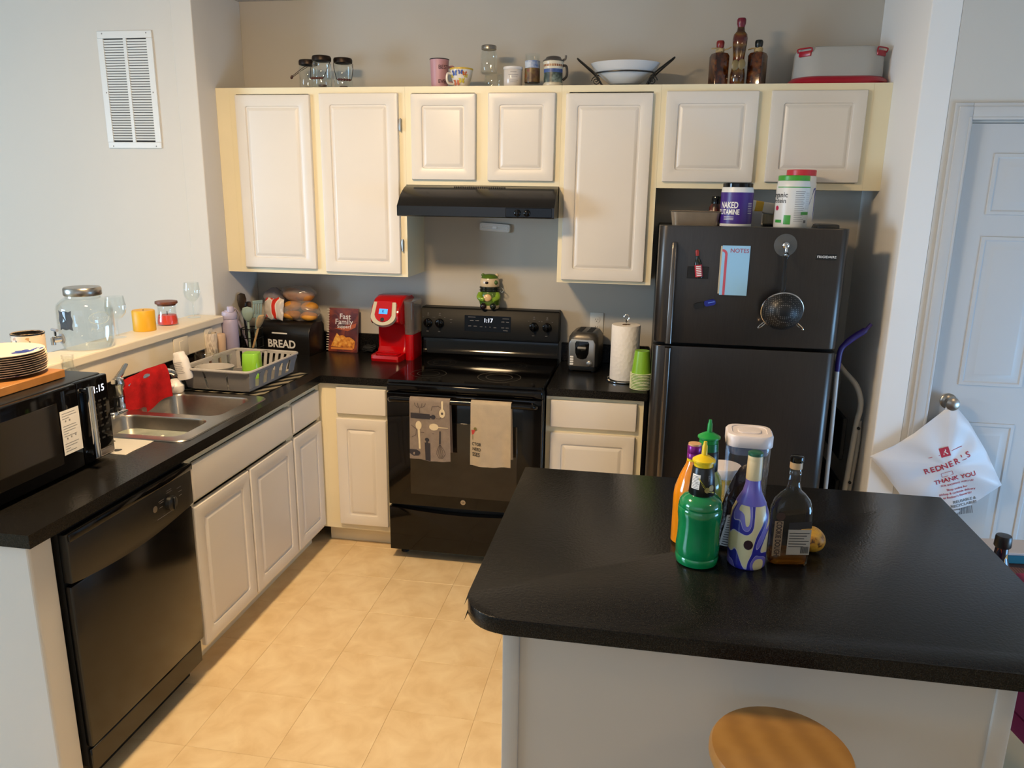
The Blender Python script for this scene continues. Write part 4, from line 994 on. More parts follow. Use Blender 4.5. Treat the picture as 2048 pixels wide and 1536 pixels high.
g.tube([cyl(.1045, rad(68), .13)(*p) for p in ov], .0018, 5, True); g.text('Farm', .03, cyl(.1053, rad(68), .13)); g.text('Fresh', .026, cyl(.1053, rad(62), .085)); g.build('embossing', M_emb, t)
def wineglass(label, loc, h=.18, r=.043):
    t = thing('wine_glass', label, 'wine glass', loc)
    G().lathe([(.0, .0015), (.03, .001), (.033, .0015), (.03, .003), (.006, .006), (.0035, .012), (.0035, .072), (.006, .078), (r*.55, .088), (r*.9, .108), (r, .128), (r*.95, .155), (r*.86, h), (r*.84, h), (r*.93, .155), (r*.98, .128), (r*.88, .109), (r*.5, .0895), (0, .083)], 28).build('glass', M_glass, t)
wineglass('clear wine glass between the drink dispenser and yellow candle', (-1.055, -1.135, ZL))
wineglass('clear wine glass at the far end of the ledge by the wall', (-1.05, -.565, ZL), .178, .041)
t = thing('candle', 'plain yellow pillar candle on the ledge', 'candle', (-1.06, -.945, ZL))
G().lathe([(.048, 0), (.049, .003), (.049, .09), (.046, .094), (.02, .0915), (0, .09)], 32).build('wax', mat('yellow_wax', '#d9a31a', .45), t)
G().tube([(0, 0, .09), (.001, 0, .097)], .0012, 5).build('wick', M_ink, t)
t = thing('jar_candle', 'red candle in an hourglass jar with wooden lid on the ledge', 'candle', (-1.055, -.775, ZL))
G().lathe(shell([(.046, 0), (.049, .004), (.049, .02), (.044, .05), (.041, .07), (.045, .1)], .003), 32).build('jar', M_glass, t)
G().lathe([(0, .004), (.045, .004), (.0455, .02), (.041, .046), (0, .047)], 28).build('wax', mat('red_wax', '#d8412e', .4), t)
G().tube([(0, 0, .046), (0, 0, .064)], .002, 5).build('wick', M_ink, t)
G().lathe([(.042, .092), (.043, .1), (.05, .1005), (.051, .104), (.05, .112), (0, .113)], 32).build('lid', mat('lid_wood', '#6b3a22', .45, var=(20, .2, (1, 8, 1))), t)
t = thing('glass_bottle', 'small clear glass bottle standing behind the microwave', 'bottle', (-.925, -1.60, CT))
G().lathe(shell([(.04, 0), (.042, .006), (.042, .17), (.034, .205), (.02, .225), (.018, .255), (.0215, .258), (.0215, .27)], .002), 24).build('bottle', M_glass, t)

# ---- cutting board and paper plates on the microwave
t = thing('cutting_board', 'thick wooden cutting board on top of the microwave', 'cutting board', (-.775, -2.14, CT+.2895), 0)
g = G()
for k in range(5): G().box(-.15+.06*k+.0004, -.09+.06*k-.0004, -.15, .17, 0, .026, .002, 1).build('strip', mat('board_wood_%d' % (k % 3), ['#b98748', '#9c6a35', '#c79a5c'][k % 3], .5, var=(30, .12, (6, 1, 1))), t)
M_pw = mat('paper_plate', '#d9c6ae', .7); M_pe = pattern('plate_pattern', 'noise', 30, [(.0, '#d9cbb8'), (.52, '#d9cbb8'), (.55, '#3b3a6a'), (1, '#2a2c58')], .7, const=True)
p0 = thing('paper_plate', 'x', 'plate', (0, 0, 0))
plm = G().lathe([(0, .0), (.085, 0), (.1, .004), (.128, .012), (.1285, .0135), (.1, .0058), (.085, .002), (0, .002)], 36).mesh(M_pw)
plp = G().lathe([(0, .0), (.085, 0), (.1, .004), (.128, .012), (.1285, .0135), (.1, .0058), (.085, .002), (0, .002)], 36).mesh(M_pe)
bpy.data.objects.remove(p0)
NP = 10
nums = ['lowest', 'second lowest', 'third lowest', 'fourth lowest', 'fifth lowest', 'fifth from the top', 'fourth from the top', 'third from the top', 'second from the top', 'topmost']
for k in range(NP):
    t = thing('paper_plate', ('topmost paper plate with a blue flower in the stack on the microwave' if k == NP-1 else '%s%s paper plate in the stack on the microwave' % (nums[k], ' blue-patterned' if k == 0 else '')), 'plate', (-.762+random.uniform(-.002, .002), -2.075+random.uniform(-.002, .002), CT+.3165+.0068*k), group='stack of paper plates on the microwave')
    place('plate', plp if k == 0 else plm, t)
    if k == NP-1:
        g = G()
        for a, l_ in ((100, .05), (140, .052), (175, .05), (215, .048), (60, .045)):
            c_, s_ = cos(rad(a)), sin(rad(a))
            g.poly([(.07+c_*q*l_-s_*w_, .045+s_*q*l_+c_*w_) for q, w_ in ((.1, .002), (.5, .013), (.85, .012), (1, 0), (.85, -.012), (.5, -.013), (.1, -.002))], lambda u, v: Vector((u, v, .0026+.0115*max(0, (math.hypot(u, v)-.092)/.036))))
        g.build('blue_flower', mat('flower_blue', '#2a3f8f', .7), t, 0)
        g = G()
        for a in (10, -25): c_, s_ = cos(rad(a)), sin(rad(a)); g.poly([(.078+c_*q*.035-s_*w_, .04+s_*q*.035+c_*w_) for q, w_ in ((.1, .002), (.5, .007), (.9, .005), (1, 0), (.9, -.005), (.5, -.007))], lambda u, v: Vector((u, v, .0026+.0115*max(0, (math.hypot(u, v)-.092)/.036))))
        g.build('pale_leaves', mat('leaf_sage', '#b7c0a0', .7), t, 0)

# ================================================================== ON TOP OF THE WALL CABINETS
ZT = 2.2868
def lantern(label, x, y, ang, tilt, h=.15):
    t = thing('jar_lantern', label, 'jar', (x, y, ZT), ang, group='glass jar lanterns on the left wall cabinet')
    G().lathe(shell([(.043, 0), (.047, .006), (.047, h-.04), (.04, h-.022)], .0025), 28).build('jar', M_glass, t)
    G().lathe([(.041, h-.026), (.046, h-.024), (.047, h-.01), (.044, h-.002), (.036, h), (.034, h-.004)], 28, cap=False).build('collar', mat('bronze', '#2b2019', .4, .7), t)
    c_, s_ = cos(rad(tilt)), sin(rad(tilt))
    def bp_(x_, l_): return Vector((x_, -.05*0-s_*l_-.012, h-.03-c_*l_))
    g = G().tube([(-.047, 0, h-.026), bp_(-.046, .03), bp_(-.036, .09)], .0015, 5); g.tube([(.047, 0, h-.026), bp_(.046, .03), bp_(.036, .09)], .0015, 5); g.tube([bp_(-.037, .09), bp_(.037, .09)], .0015, 5)
    g.build('wire_bail', mat('bronze'), t)
    g = G()
    for k in range(5): g.lathe([(.004, -.006), (.0065, 0), (.004, .006)], 10, M=Matrix.Translation(bp_(-.026+.013*k, .09)) @ Matrix.Rotation(pi/2, 4, 'Y'))
    g.build('wooden_grip', mat('grip_wood', '#4a221a', .5), t)
    G().lathe([(0, .004), (.02, .004), (.02, .016), (0, .018)], 16).build('tealight', mat('tealight', '#4a352a', .5), t)
lantern('leftmost glass jar lantern with its wire handle swung out left', -.545, -.175, -62, 52, .145)
lantern('middle glass jar lantern with handle hanging in front', -.437, -.258, -5, 28, .15)
lantern('rightmost glass jar lantern with handle hanging to the right', -.35, -.2, 25, 30, .148)
def mug(name, label, loc, prof, t_, mt_, h0, h1, rh, ang, side_r):
    t = thing(name, label, 'mug', loc, ang)
    G().lathe(shell(prof, t_), 32).build('cup', mt_, t)
    g = G().tube(smooth_path([(side_r-.003, 0, h1), (side_r+rh*.8, 0, h1+.004), (side_r+rh, 0, (h0+h1)/2), (side_r+rh*.7, 0, h0), (side_r-.006, 0, h0-.004)], 5), .0055, 8); g.build('handle', mt_, t); return t
t = mug('mug', 'tall pink mug lettered BEST EVER on the wall cabinets', (.146, -.2, ZT), [(.036, 0), (.04, .004), (.046, .125), (.047, .134)], .003, mat('pink_glaze', '#b98a90', .4), .035, .1, .032, 24, .043)
G().lathe([(.0455, .131), (.048, .133), (.0475, .136), (.0445, .136)], 32, cap=False).build('dark_rim', M_ink, t)
g = G(); f_ = lambda a, z: cyl(.0462, rad(a), z); g.text('BEST', .026, cyl(.0455, rad(18), .095)); g.text('EVER', .024, cyl(.0435, rad(16), .03)); g.text('grandma', .015, cyl(.0445, rad(16), .064)) if False else None
g.build('lettering', mat('mug_print', '#4a2c30', .6), t, 0)
t = mug('mug', 'white mug painted with colourful butterflies and yellow rim', (.262, -.225, ZT), [(.03, 0), (.036, .004), (.05, .05), (.056, .085)], .003, mat('mug_white', '#d8cfc0', .3), .02, .06, .026, 205, .046)
G().lathe([(.0555, .08), (.0572, .0855), (.0565, .0875), (.053, .0865)], 32, cap=False).build('yellow_rim', mat('rim_yellow', '#c9a52a', .4), t)
Rm = Matrix.Rotation(rad(-205), 4, 'Z')
for cols, sets in ((('#b85a14', 'butterfly_orange'), ((-20, .022, 1.1), (30, .06, .7))), (('#3b4f9a', 'butterfly_blue'), ((-25, .062, .9), (8, .066, .7))), (('#c7b22c', 'butterfly_yellow'), ((15, .03, .9), (38, .05, .6), (-48, .05, .6)))):
    g = G()
    for a, z, sc in sets:
        rr = .0315+.0245*min(1, z/.085)+.0055
        for sx in (-1, 1): g.poly([(sx*x*sc, y*sc) for x, y in ((.001, -.008), (.008, -.014), (.015, -.008), (.011, 0), (.018, .008), (.013, .016), (.004, .01))], (lambda a, z, rr: lambda u, v: Rm @ cyl(rr+.022*v/.05*.3, rad(a), z)(u, v))(a, z, rr))
    g.build('butterflies', mat(cols[1], cols[0], .4), t, 0)
t = thing('glass_mug', 'clear glass standing under the mason jar on the wall cabinets', 'glass', (.418, -.2, ZT))
G().lathe(shell([(.046, 0), (.05, .006), (.049, .05), (.042, .062), (.044, .066)], .003), 28).build('glass', M_glass, t)
t = thing('mason_jar', 'clear mason jar with metal lid perched on a glass', 'jar', (.392, -.2, ZT+.0665))
G().lathe(shell([(.036, 0), (.04, .006), (.041, .03), (.042, .08), (.038, .098), (.033, .104), (.033, .116)], .0025), 28).build('jar', M_glass, t)
g = G().lathe([(.034, .108), (.036, .11), (.0365, .124), (.035, .127), (0, .128)], 28); g.build('lid', M_nickel, t)
t = thing('jar_candle', 'white candle jar with printed label on the wall cabinets', 'candle', (.516, -.228, ZT))
G().lathe([(.042, 0), (.0445, .003), (.0445, .078), (.043, .08)], 28).build('jar', mat('milk_glass', '#cdc5bc', .2), t)
G().lathe([(.046, .079), (.047, .081), (.047, .09), (.045, .092), (0, .0925)], 28).build('lid', mat('lid_white', '#d5cfc8', .4), t)
g = G()
for z, w_ in ((.065, .03), (.052, .05), (.045, .04), (.028, .045), (.02, .035)): g.patch(-w_/2, w_/2, z, z+.0016, cyl(.0448, rad(12), 0), 6)
g.build('label_print', M_greyink, t, 0)
t = thing('beer_mug', 'tall glass beer mug with landscape picture on the wall cabinets', 'mug', (.608, -.222, ZT), 25)
G().lathe(shell([(.033, 0), (.036, .006), (.0355, .13), (.037, .148)], .003), 28).build('glass', M_glass, t)
M_land = pattern('landscape', 'noise', 26, [(.3, '#3a2618'), (.45, '#5a3d22'), (.55, '#6d5a2c'), (.65, '#7a3a20')], .4, detail=6)
G().lathe([(.0369, .022), (.0364, .085)], 28, cap=False).build('picture', M_land, t)
G().lathe([(.0364, .085), (.0362, .118)], 28, cap=False).build('sky_picture', pattern('mug_sky', 'noise', 20, [(.4, '#3f5f96'), (.6, '#b9c2cc')], .4), t)
G().tube(smooth_path([(.034, 0, .115), (.06, 0, .11), (.064, 0, .07), (.058, 0, .035), (.035, 0, .03)], 5), .005, 8).build('handle', M_glass, t)
t = thing('beer_stein', 'lidded ceramic beer stein with landscape scene', 'stein', (.71, -.235, ZT))
G().lathe([(.046, 0), (.0475, .004), (.0475, .012), (.044, .016), (.044, .08), (.047, .086), (.047, .1), (.049, .106), (.049, .112), (0, .112)], 32).build('body', mat('stein_cream', '#cfc6ae', .3), t)
G().lathe([(.0445, .018), (.0445, .062)], 32, cap=False).build('picture', pattern('stein_scene', 'noise', 24, [(.35, '#20282a'), (.5, '#3f4a40'), (.62, '#7d8a80')], .4, detail=5), t)
G().lathe([(.0446, .062), (.0446, .078)], 32, cap=False).build('sky_picture', mat('stein_blue', '#41588f', .4, var=(40, .4)), t)
G().lathe([(.0476, .088), (.0476, .098)], 32, cap=False).build('rust_band', pattern('stein_band', 'wave', 40, [(0, '#7a3a1c'), (.5, '#c8b08a')], .4, const=True), t)
G().lathe([(.051, .1125), (.05, .117), (.04, .122), (.034, .132), (.02, .136), (0, .137)], 32).build('lid', mat('pewter', '#6e6862', .4, .7), t)
G().tube(smooth_path([(.044, 0, .12), (.056, 0, .124), (.058, 0, .14)], 4), .005, 8).build('thumb_lever', mat('pewter'), t)
G().tube(smooth_path([(.046, .0, .096), (.062, 0, .09), (.064, 0, .05), (.046, 0, .03)], 5), .006, 8).build('handle', mat('stein_dark', '#2c2a28', .3), t)
# bowl in wire stand
t = thing('bowl_stand', 'black wrought-iron bowl stand with loop handles on the wall cabinets', 'stand', (1.045, -.19, ZT))
g = G(); g.tube([(.142*cos(a), .105*sin(a), .062) for a in [2*pi*k/32 for k in range(32)]], .0035, 6, True)
for sx in (-1, 1):
    g.tube(smooth_path([(sx*.1, -.05, .004), (sx*.135, -.05, .055), (sx*.175, -.035, .09), (sx*.215, -.02, .122), (sx*.226, 0, .132), (sx*.215, .02, .122), (sx*.175, .035, .09), (sx*.135, .05, .055), (sx*.1, .05, .004)], 5), .004, 6)
    for yy in (-.06,): g.tube([(sx*(.13+.022*(1-k/26)*cos(k*.5)), yy, .024+.022*(1-k/26)*sin(k*.5)) for k in range(26)], .0028, 5)
g.tube([(-.1, .05, .004), (.1, .05, .004)], .004, 6); g.tube([(-.1, -.05, .004), (.1, -.05, .004)], .004, 6)
g.build('wire_frame', M_blackm, t)
t = thing('bowl', 'wide white ceramic bowl held in the black wire stand', 'bowl', (1.045, -.19, ZT+.012))
G().lathe(shell([(.06, 0), (.07, .004), (.11, .035), (.142, .062), (.158, .088), (.162, .094)], .004), 40, sy=.76).build('bowl', mat('bowl_white', '#c9ccce', .25), t)
# decorative oil bottles
M_oil = pattern('pickled_filling', 'noise', 38, [(.3, '#1c0c05'), (.45, '#3a1a0a'), (.58, '#5a2c0c'), (.7, '#6e4414')], .12, detail=5, coat=.6)
def raffia(g, r_, z, tails):
    for k in range(4): g.tube([(r_*cos(a), r_*sin(a), z+.004*k+.002*sin(3*a+k)) for a in [2*pi*q/14 for q in range(14)]], .0035, 5, True)
    for (x, y, zz) in tails: g.tube(smooth_path([(r_*.8, -r_*.5, z+.006), ((r_+x)/2, y, z+.012), (x, y, zz)], 3), .003, 5)
for x, label, cap_, rz, tails in ((1.472, 'square oil bottle with red wax top and raffia tie, left of three', '#7a1f1c', 24, ((.045, -.02, .17), (-.05, -.015, .158))), (1.642, 'square oil bottle with black wax top and raffia tie, right of three', '#101412', -30, ((-.04, -.02, .158),))):
    t = thing('oil_bottle', label, 'bottle', (x, -.205, ZT), rz, group='decorative oil bottles on the wall cabinets')
    G().stack([(.068, .068, .006, 0), (.07, .07, .008, .13), (.062, .062, .014, .142), (.03, .03, .014, .15)], 4).build('bottle', M_oil, t, 35)
    G().lathe([(.0135, .149), (.0135, .165), (.017, .172), (.0185, .19), (.015, .197), (0, .198)], 18).build('wax_top', mat('wax_'+cap_[1:], cap_, .3), t)
    g = G(); raffia(g, .0165, .15, tails); g.build('raffia', mat('raffia', '#b39a6c', .9), t)
t = thing('oil_bottle', 'tall curved oil bottle with dark red wax top, middle of three', 'bottle', (1.556, -.225, ZT), group='decorative oil bottles on the wall cabinets')
G().lathe([(.03, 0), (.033, .005), (.033, .05), (.027, .085), (.0255, .12), (.031, .17), (.033, .2), (.03, .218), (.018, .232), (.0155, .25)], 28).build('bottle', pattern('layered_filling', 'wave', 3.2, [(0, '#4a0f0c'), (.4, '#5f2a0d'), (.7, '#6a4a18'), (1, '#3a1c0a')], .1, rot=(0, rad(90), 0), distort=6, coat=.6), t)
G().lathe([(.016, .248), (.0165, .255), (.0195, .262), (.02, .28), (.017, .286), (0, .287)], 18).build('wax_top', mat('wax_cherry', '#6a1428', .35), t)
for sx, zz in ((-.016, .085), (.012, .088)): G().ball((sx, -.031, zz), (.017, .006, .024), 14, 8).build('seal', mat('seal_gold', '#7a6a45', .4), t)
# cake carrier
t = thing('cake_carrier', 'frosted cake carrier with red base and red clips', 'cake carrier', (2.0, -.155, ZT))
G().stack([(.42, .285, .12, 0), (.43, .295, .125, .01), (.42, .285, .12, .022), (.395, .26, .11, .032)], 8).build('base', mat('carrier_red', '#9c1428', .3), t)
G().stack([(.385, .25, .11, .032), (.375, .24, .1, .14), (.36, .225, .09, .155), (.3, .17, .07, .162)], 8).build('dome', glass('frosted_plastic', '#d4d4d0', .35, .55, gain=1.5), t)
for sx in (-1, 1):
    g = G().box(-.03, .03, -.012, .0, .118, .142, .004, 2, M=Matrix.Translation((sx*.155, -.083, 0)) @ Matrix.Rotation(rad(sx*42), 4, 'Z'))
    g.tube(smooth_path([(-.032, -.01, .135), (-.034, -.014, .15), (0, -.014, .152), (.034, -.014, .15), (.032, -.01, .135)], 3), .0035, 6, M=Matrix.Translation((sx*.155, -.083, 0)) @ Matrix.Rotation(rad(sx*42), 4, 'Z'))
    g.build('clip', mat('carrier_red'), t)

# ================================================================== FRIDGE DOOR AND TOP
FY = -.7435
t = thing('notepad', 'blue NOTES pad stuck on the freezer door', 'notepad', (1.558, FY-.001, 1.495))
G().box(-.062, .05, -.004, 0, -.098, .1, .0005, 1).build('backing', mat('pad_cream', '#b9ae98', .8), t, 0)
pg = G().box(-.056, .056, -.008, -.0042, -.103, .103, .0005, 1).build('page', mat('pad_blue', '#8fbfe0', .7), t, 0)
fp_ = front(0, 0, -.0085)
g = G(); n = 10
pts = [(-.056, .088)]+[(-.056+.022*sin(rad(90*k/n)), .066+.022*cos(rad(90*k/n))) for k in range(n+1)]+[(-.034, -.103), (-.044, -.103)]+[(-.056+.012*sin(rad(90*k/n)), .066+.012*cos(rad(90*k/n))) for k in range(n, -1, -1)]
g.poly(pts, fp_); g.build('pink_stripe', mat('pad_pink', '#b85060', .7), pg, 0)
G().text('NOTES', .024, front(.014, .082, -.0086), 1.0).build('heading', mat('pad_red', '#9c4a64', .7), pg, 0)
t = thing('magnet', 'dark rectangular magnet behind the bottle magnet on the freezer door', 'magnet', (1.408, FY-.001, 1.482))
G().box(-.043, .045, -.003, 0, -.025, .025, .001, 1).build('card', mat('magnet_black', '#0f0e0d', .4), t)
t = thing('bottle_magnet', 'small red sauce bottle magnet tilted on the freezer door', 'magnet', (1.408, FY-.0045, 1.515), rot=(0, rad(-8), 0))
Mx = Matrix.Translation((0, -.004, 0))
G().lathe([(.014, -.055), (.015, -.05), (.015, .005), (.011, .018), (.0065, .028), (.0065, .04)], 18, sy=.5, M=Mx).build('bottle', mat('magnet_glass', '#151a12', .15), t)
lb_ = G().lathe([(.0156, -.05), (.0156, .0)], 18, sy=.55, M=Mx, cap=False).build('label', mat('magnet_label', '#a8232f', .5), t)
G().text('HOT SAUCE', .009, rotated(front(0, -.025, -.0130), 90), 1.0).build('label_print', M_whiteink, lb_, 0) if False else None
g = G()
for k in range(6): g.patch(-.01, .01, -.046+.0075*k, -.042+.0075*k, front(0, 0, -.0131))
g.build('label_print', M_whiteink, lb_, 0)
G().lathe([(.0075, .038), (.008, .056), (.006, .062), (0, .063)], 14, sy=.6, M=Mx).build('cap', mat('magnet_cap', '#8a2018', .35), t)
t = thing('magnet_clip', 'blue and black magnetic clip on the freezer door', 'clip', (1.45, FY-.001, 1.352), rot=(0, rad(-14), 0))
G().stack([(.05, .026, .012, 0), (.048, .024, .011, .012)], M=Matrix.Translation((.018, 0, 0)) @ Matrix.Rotation(pi/2, 4, 'X')).build('blue_half', mat('clip_blue', '#16227a', .3), t)
G().stack([(.05, .026, .012, 0), (.048, .024, .011, .01)], M=Matrix.Translation((-.026, 0, -.002)) @ Matrix.Rotation(pi/2, 4, 'X')).build('black_half', M_blackm, t)
G().patch(-.012, .016, -.002, .002, front(.022, .002, -.0125)).build('print', mat('clip_print', '#5a78c8', .5), t, 0)
t = thing('suction_hook', 'clear suction cup with chrome hook on the freezer door', 'hook', (1.752, FY-.001, 1.605))
Rx = Matrix.Rotation(pi/2, 4, 'X')
G().lathe([(.045, .0005), (.046, .002), (.03, .004), (.016, .009), (0, .01)], 30, M=Rx).build('suction_cup', glass('cup_clear', '#f4f6f6', .1, .04, gain=2.5), t)
g = G().lathe([(.014, .008), (.013, .02), (.008, .024), (0, .025)], 20, M=Rx); g.tube(smooth_path([(0, -.022, 0), (0, -.03, -.012), (0, -.03, -.034), (0, -.034, -.048), (0, -.046, -.05), (0, -.052, -.038)], 5), .006, 10); g.build('hook', M_chrome, t)
t = thing('strainer', 'black handled mesh strainer hanging from the suction hook', 'strainer', (1.757, FY-.045, 1.34))
g = G().tube(smooth_path([(-.008, -.012, .222), (-.008, -.01, .16), (-.006, -.016, .1), (-.014, -.02, .075), (-.03, -.02, .062)], 5), [.006]*6+[.009]*6+[.007]*6+[.006]*3, 8, flat=.6); g.tube([(-.008+.009*cos(a), -.012, .228+.009*sin(a)) for a in [2*pi*k/14 for k in range(14)]], .0035, 6, True)
g.build('handle', M_blackm, t)
RT = Matrix.Rotation(rad(112), 4, 'X')
g = G().tube([RT @ Vector((.083*cos(a), .083*sin(a), 0)) for a in [2*pi*k/36 for k in range(36)]], .0035, 8, True); g.build('rim', M_chrome, t)
def mesh_mat():
    m_ = bpy.data.materials.new('perforated_black'); m_.use_nodes = True; nt = m_.node_tree; N = nt.nodes.new; L = nt.links.new; b = nt.nodes['Principled BSDF']
    b.inputs['Base Color'].default_value = (.012, .012, .012, 1); b.inputs['Roughness'].default_value = .45; b.inputs['Metallic'].default_value = .3
    tc = N('ShaderNodeTexCoord'); vo = N('ShaderNodeTexVoronoi'); vo.inputs['Scale'].default_value = 130; vo.inputs['Randomness'].default_value = 0; L(tc.outputs['Object'], vo.inputs['Vector'])
    r = N('ShaderNodeValToRGB'); r.color_ramp.elements[0].position = .28; r.color_ramp.elements[0].color = (.12, .115, .11, 1); r.color_ramp.elements[1].position = .36; r.color_ramp.elements[1].color = (.01, .01, .01, 1)
    L(vo.outputs['Distance'], r.inputs[0]); L(r.outputs[0], b.inputs['Base Color']); return m_
g = G().lathe([(.082, 0), (.079, .02), (.068, .042), (.048, .06), (.024, .07), (0, .073)], 32, M=RT @ Matrix.Diagonal((1, 1, 1, 1)), cap=False); g.build('mesh_bowl', mesh_mat(), t)
for sx in (-1, 1):
    g = G().tube(smooth_path([(sx*.062, 0, -.055), (sx*.078, -.004, -.07), (sx*.09, -.004, -.076), (sx*.086, -.004, -.066), (sx*.068, 0, -.05)], 4), .002, 6); g.build('rest_hook', M_chrome, t)
ZF = 1.6628
t = thing('loaf_pan', 'grey metal loaf pan on top of the refrigerator', 'pan', (1.392, -.56, ZF), 3)
g = G().stack([(.185, .1, .02, 0), (.205, .12, .022, .066), (.216, .13, .024, .068)], cap1=False); g.stack([(.181, .096, .02, .003), (.203, .118, .022, .0665), (.216, .13, .024, .0685)], cap1=False); g.build('pan', mat('pan_grey', '#9a8b78', .4, .6, var=(12, .15)), t)
def tub(label, loc, r_, h, body, lid, lh, shoulder, rz=0):
    t = thing('supplement_tub', label, 'tub', loc, rz)
    G().lathe([(r_*.9, 0), (r_*.98, .006), (r_, .014), (r_, h-shoulder), (r_*.95, h-shoulder*.5), (r_*.88, h-lh*.9)], 36).build('tub', body, t)
    G().lathe([(r_*.9, h-lh), (r_*.94, h-lh+.002), (r_*.94, h-.003), (r_*.9, h), (0, h)], 36).build('lid', lid, t); return t
M_tubw = mat('tub_white', '#d8d8d4', .35)
t = tub('purple-labelled powder tub with black lid on the refrigerator', (1.562, -.58, ZF), .067, .189, M_tubw, M_black, .03, .036)
G().lathe([(.0676, .02), (.0676, .15)], 36, cap=False).build('label', mat('label_purple', '#3a1a78', .35), t)
g = G(); g.text('NAKED', .036, cyl(.0683, rad(-34), .096), .68, .02); g.text('GLUTAMINE', .03, cyl(.0683, rad(-40), .068), .66, .02)
for k in range(3): g.patch(-.025, .02, .048-.006*k, .0495-.006*k, cyl(.0683, rad(-30), 0), 4)
for k in range(7): g.patch(-.012, .014, .105-.007*k, .1065-.007*k, cyl(.0683, rad(48), 0), 3)
g.build('lettering', M_whiteink, t, 0)
t = tub('white organic protein tub with green lid on the refrigerator', (1.79, -.575, ZF), .068, .222, M_tubw, mat('lid_green', '#3f9a2a', .35), .022, .05)
g = G(); g.text('organic', .03, cyl(.0688, rad(-62), .142)); g.text('protein', .028, cyl(.0688, rad(-64), .118)); g.build('lettering', M_ink, t, 0)
g = G(); g.patch(-.085, .09, .172, .176, cyl(.0688, 0, 0), 16); g.patch(-.04, -.012, .022, .06, cyl(.0688, 0, 0), 4); g.patch(-.085, -.05, .028, .04, cyl(.0688, 0, 0), 6); g.patch(.03, .08, .062, .074, cyl(.0688, 0, 0), 6); g.build('green_print', mat('print_green', '#3f9a3a', .4), t, 0)
g = G(); g.poly(arc(0, 0, .01, 0, 345, 18), cyl(.0688, rad(-66), .088)); g.build('red_badge', mat('print_crimson', '#b0284a', .4), t, 0)
g = G()
for k in range(17): g.patch(-.014, .03-.004*(k % 3), .155-.0075*k, .1565-.0075*k, cyl(.0688, rad(12), 0), 4)
for k in range(9): g.patch(-.012, .012, .15-.008*k, .151-.008*k, cyl(.0688, rad(52), 0), 3)
g.patch(-.008, .008, .028, .04, cyl(.0688, rad(46), 0), 2); g.build('facts_print', M_greyink, t, 0)
t = tub('white protein tub with red lid behind the green-lidded one', (1.842, -.435, ZF), .066, .25, mat('tub_ivory', '#d9cfc0', .4), mat('lid_red', '#c22a34', .35), .026, .06)
g = G(); g.poly([(-.02, .03), (.03, .03), (.034, .15), (.028, .175), (.012, .17), (.005, .14), (-.012, .1), (-.02, .06)], cyl(.0668, rad(38), 0)); g.build('blue_print', mat('print_navy', '#1c2f80', .4), t, 0)
g = G()
for k in range(6): g.patch(-.016, .008, .13-.014*k, .134-.014*k, cyl(.0668, rad(2), 0), 2)
g.build('brown_print', mat('print_brown', '#7a5a40', .6), t, 0)
t = thing('pill_bottle', 'small dark supplement bottle peeking out left of the purple tub', 'bottle', (1.49, -.42, ZF))
G().lathe([(.028, 0), (.03, .004), (.03, .085), (.02, .1)], 20).build('bottle', pattern('dark_label', 'noise', 30, [(.4, '#1a1210'), (.55, '#5a2418'), (.65, '#c9b8a8')], .3), t)
G().lathe([(.021, .1), (.0215, .13), (.02, .133), (0, .134)], 20).build('cap', M_black, t)
t = thing('small_carton', 'small white carton between the two tubs on the refrigerator', 'box', (1.66, -.42, ZF), 8)
G().box(-.028, .028, -.02, .02, 0, .07, .001, 1).build('carton', mat('carton_grey', '#a8a8a6', .7), t)
t = thing('squeeze_tube', 'cream tube with yellow band lying on the small carton', 'tube', (1.665, -.42, ZF+.071), rot=(0, rad(8), rad(6)))
G().stack([(.05, .03, .01, -.055), (.05, .03, .01, .055)], M=Matrix.Translation((.02, 0, .02)) @ Matrix.Rotation(pi/2, 4, 'Y')).build('tube', mat('tube_cream', '#cfc8b8', .4), t)
G().stack([(.051, .031, .0105, -.03), (.051, .031, .0105, .005)], M=Matrix.Translation((.02, 0, .02)) @ Matrix.Rotation(pi/2, 4, 'Y')).build('yellow_band', mat('tube_yellow', '#c79a22', .4), t)
t = thing('small_jar', 'small cream jar with black lid on the refrigerator', 'jar', (1.735, -.36, ZF))
G().lathe([(.026, .012), (.03, .016), (.03, .05), (.022, .075)], 20).build('jar', mat('jar_cream', '#b3a98c', .4), t); G().lathe([(.027, 0), (.027, .012)], 20).build('base_band', M_ink, t)
G().lathe([(.022, .075), (.022, .1), (0, .101)], 20).build('lid', M_black, t)

# ================================================================== ALCOVE BESIDE THE FRIDGE
t = thing('mop', 'mop with purple bent grip and white pole beside the refrigerator', 'mop', (0, 0, 0))
M_pur = mat('grip_purple', '#2a1668', .4)
G().tube(smooth_path([(2.158, -.62, 1.274), (2.135, -.62, 1.245), (2.1, -.62, 1.218), (2.062, -.62, 1.182), (2.044, -.62, 1.145), (2.042, -.62, 1.06)], 4), [.008]*4+[.014]*8+[.012]*8+[.011], 10).build('grip', M_pur, t)
G().tube([(2.042, -.62, 1.07), (2.048, -.62, .79), (2.06, -.62, .05)], .0095, 10).build('pole', mat('pole_white', '#c9c6c2', .35), t)
G().stack([(.07, .1, .03, .006), (.07, .1, .03, .04), (.03, .04, .012, .07)], M=Matrix.Translation((2.06, -.63, 0))).build('head', mat('mop_grey', '#5a5a62', .9), t)
t = thing('step_stool', 'folded step stool with white tubular frame leaning in the alcove', 'step stool', (0, 0, 0))
M_tw = mat('tube_white', '#b5b0a5', .35)
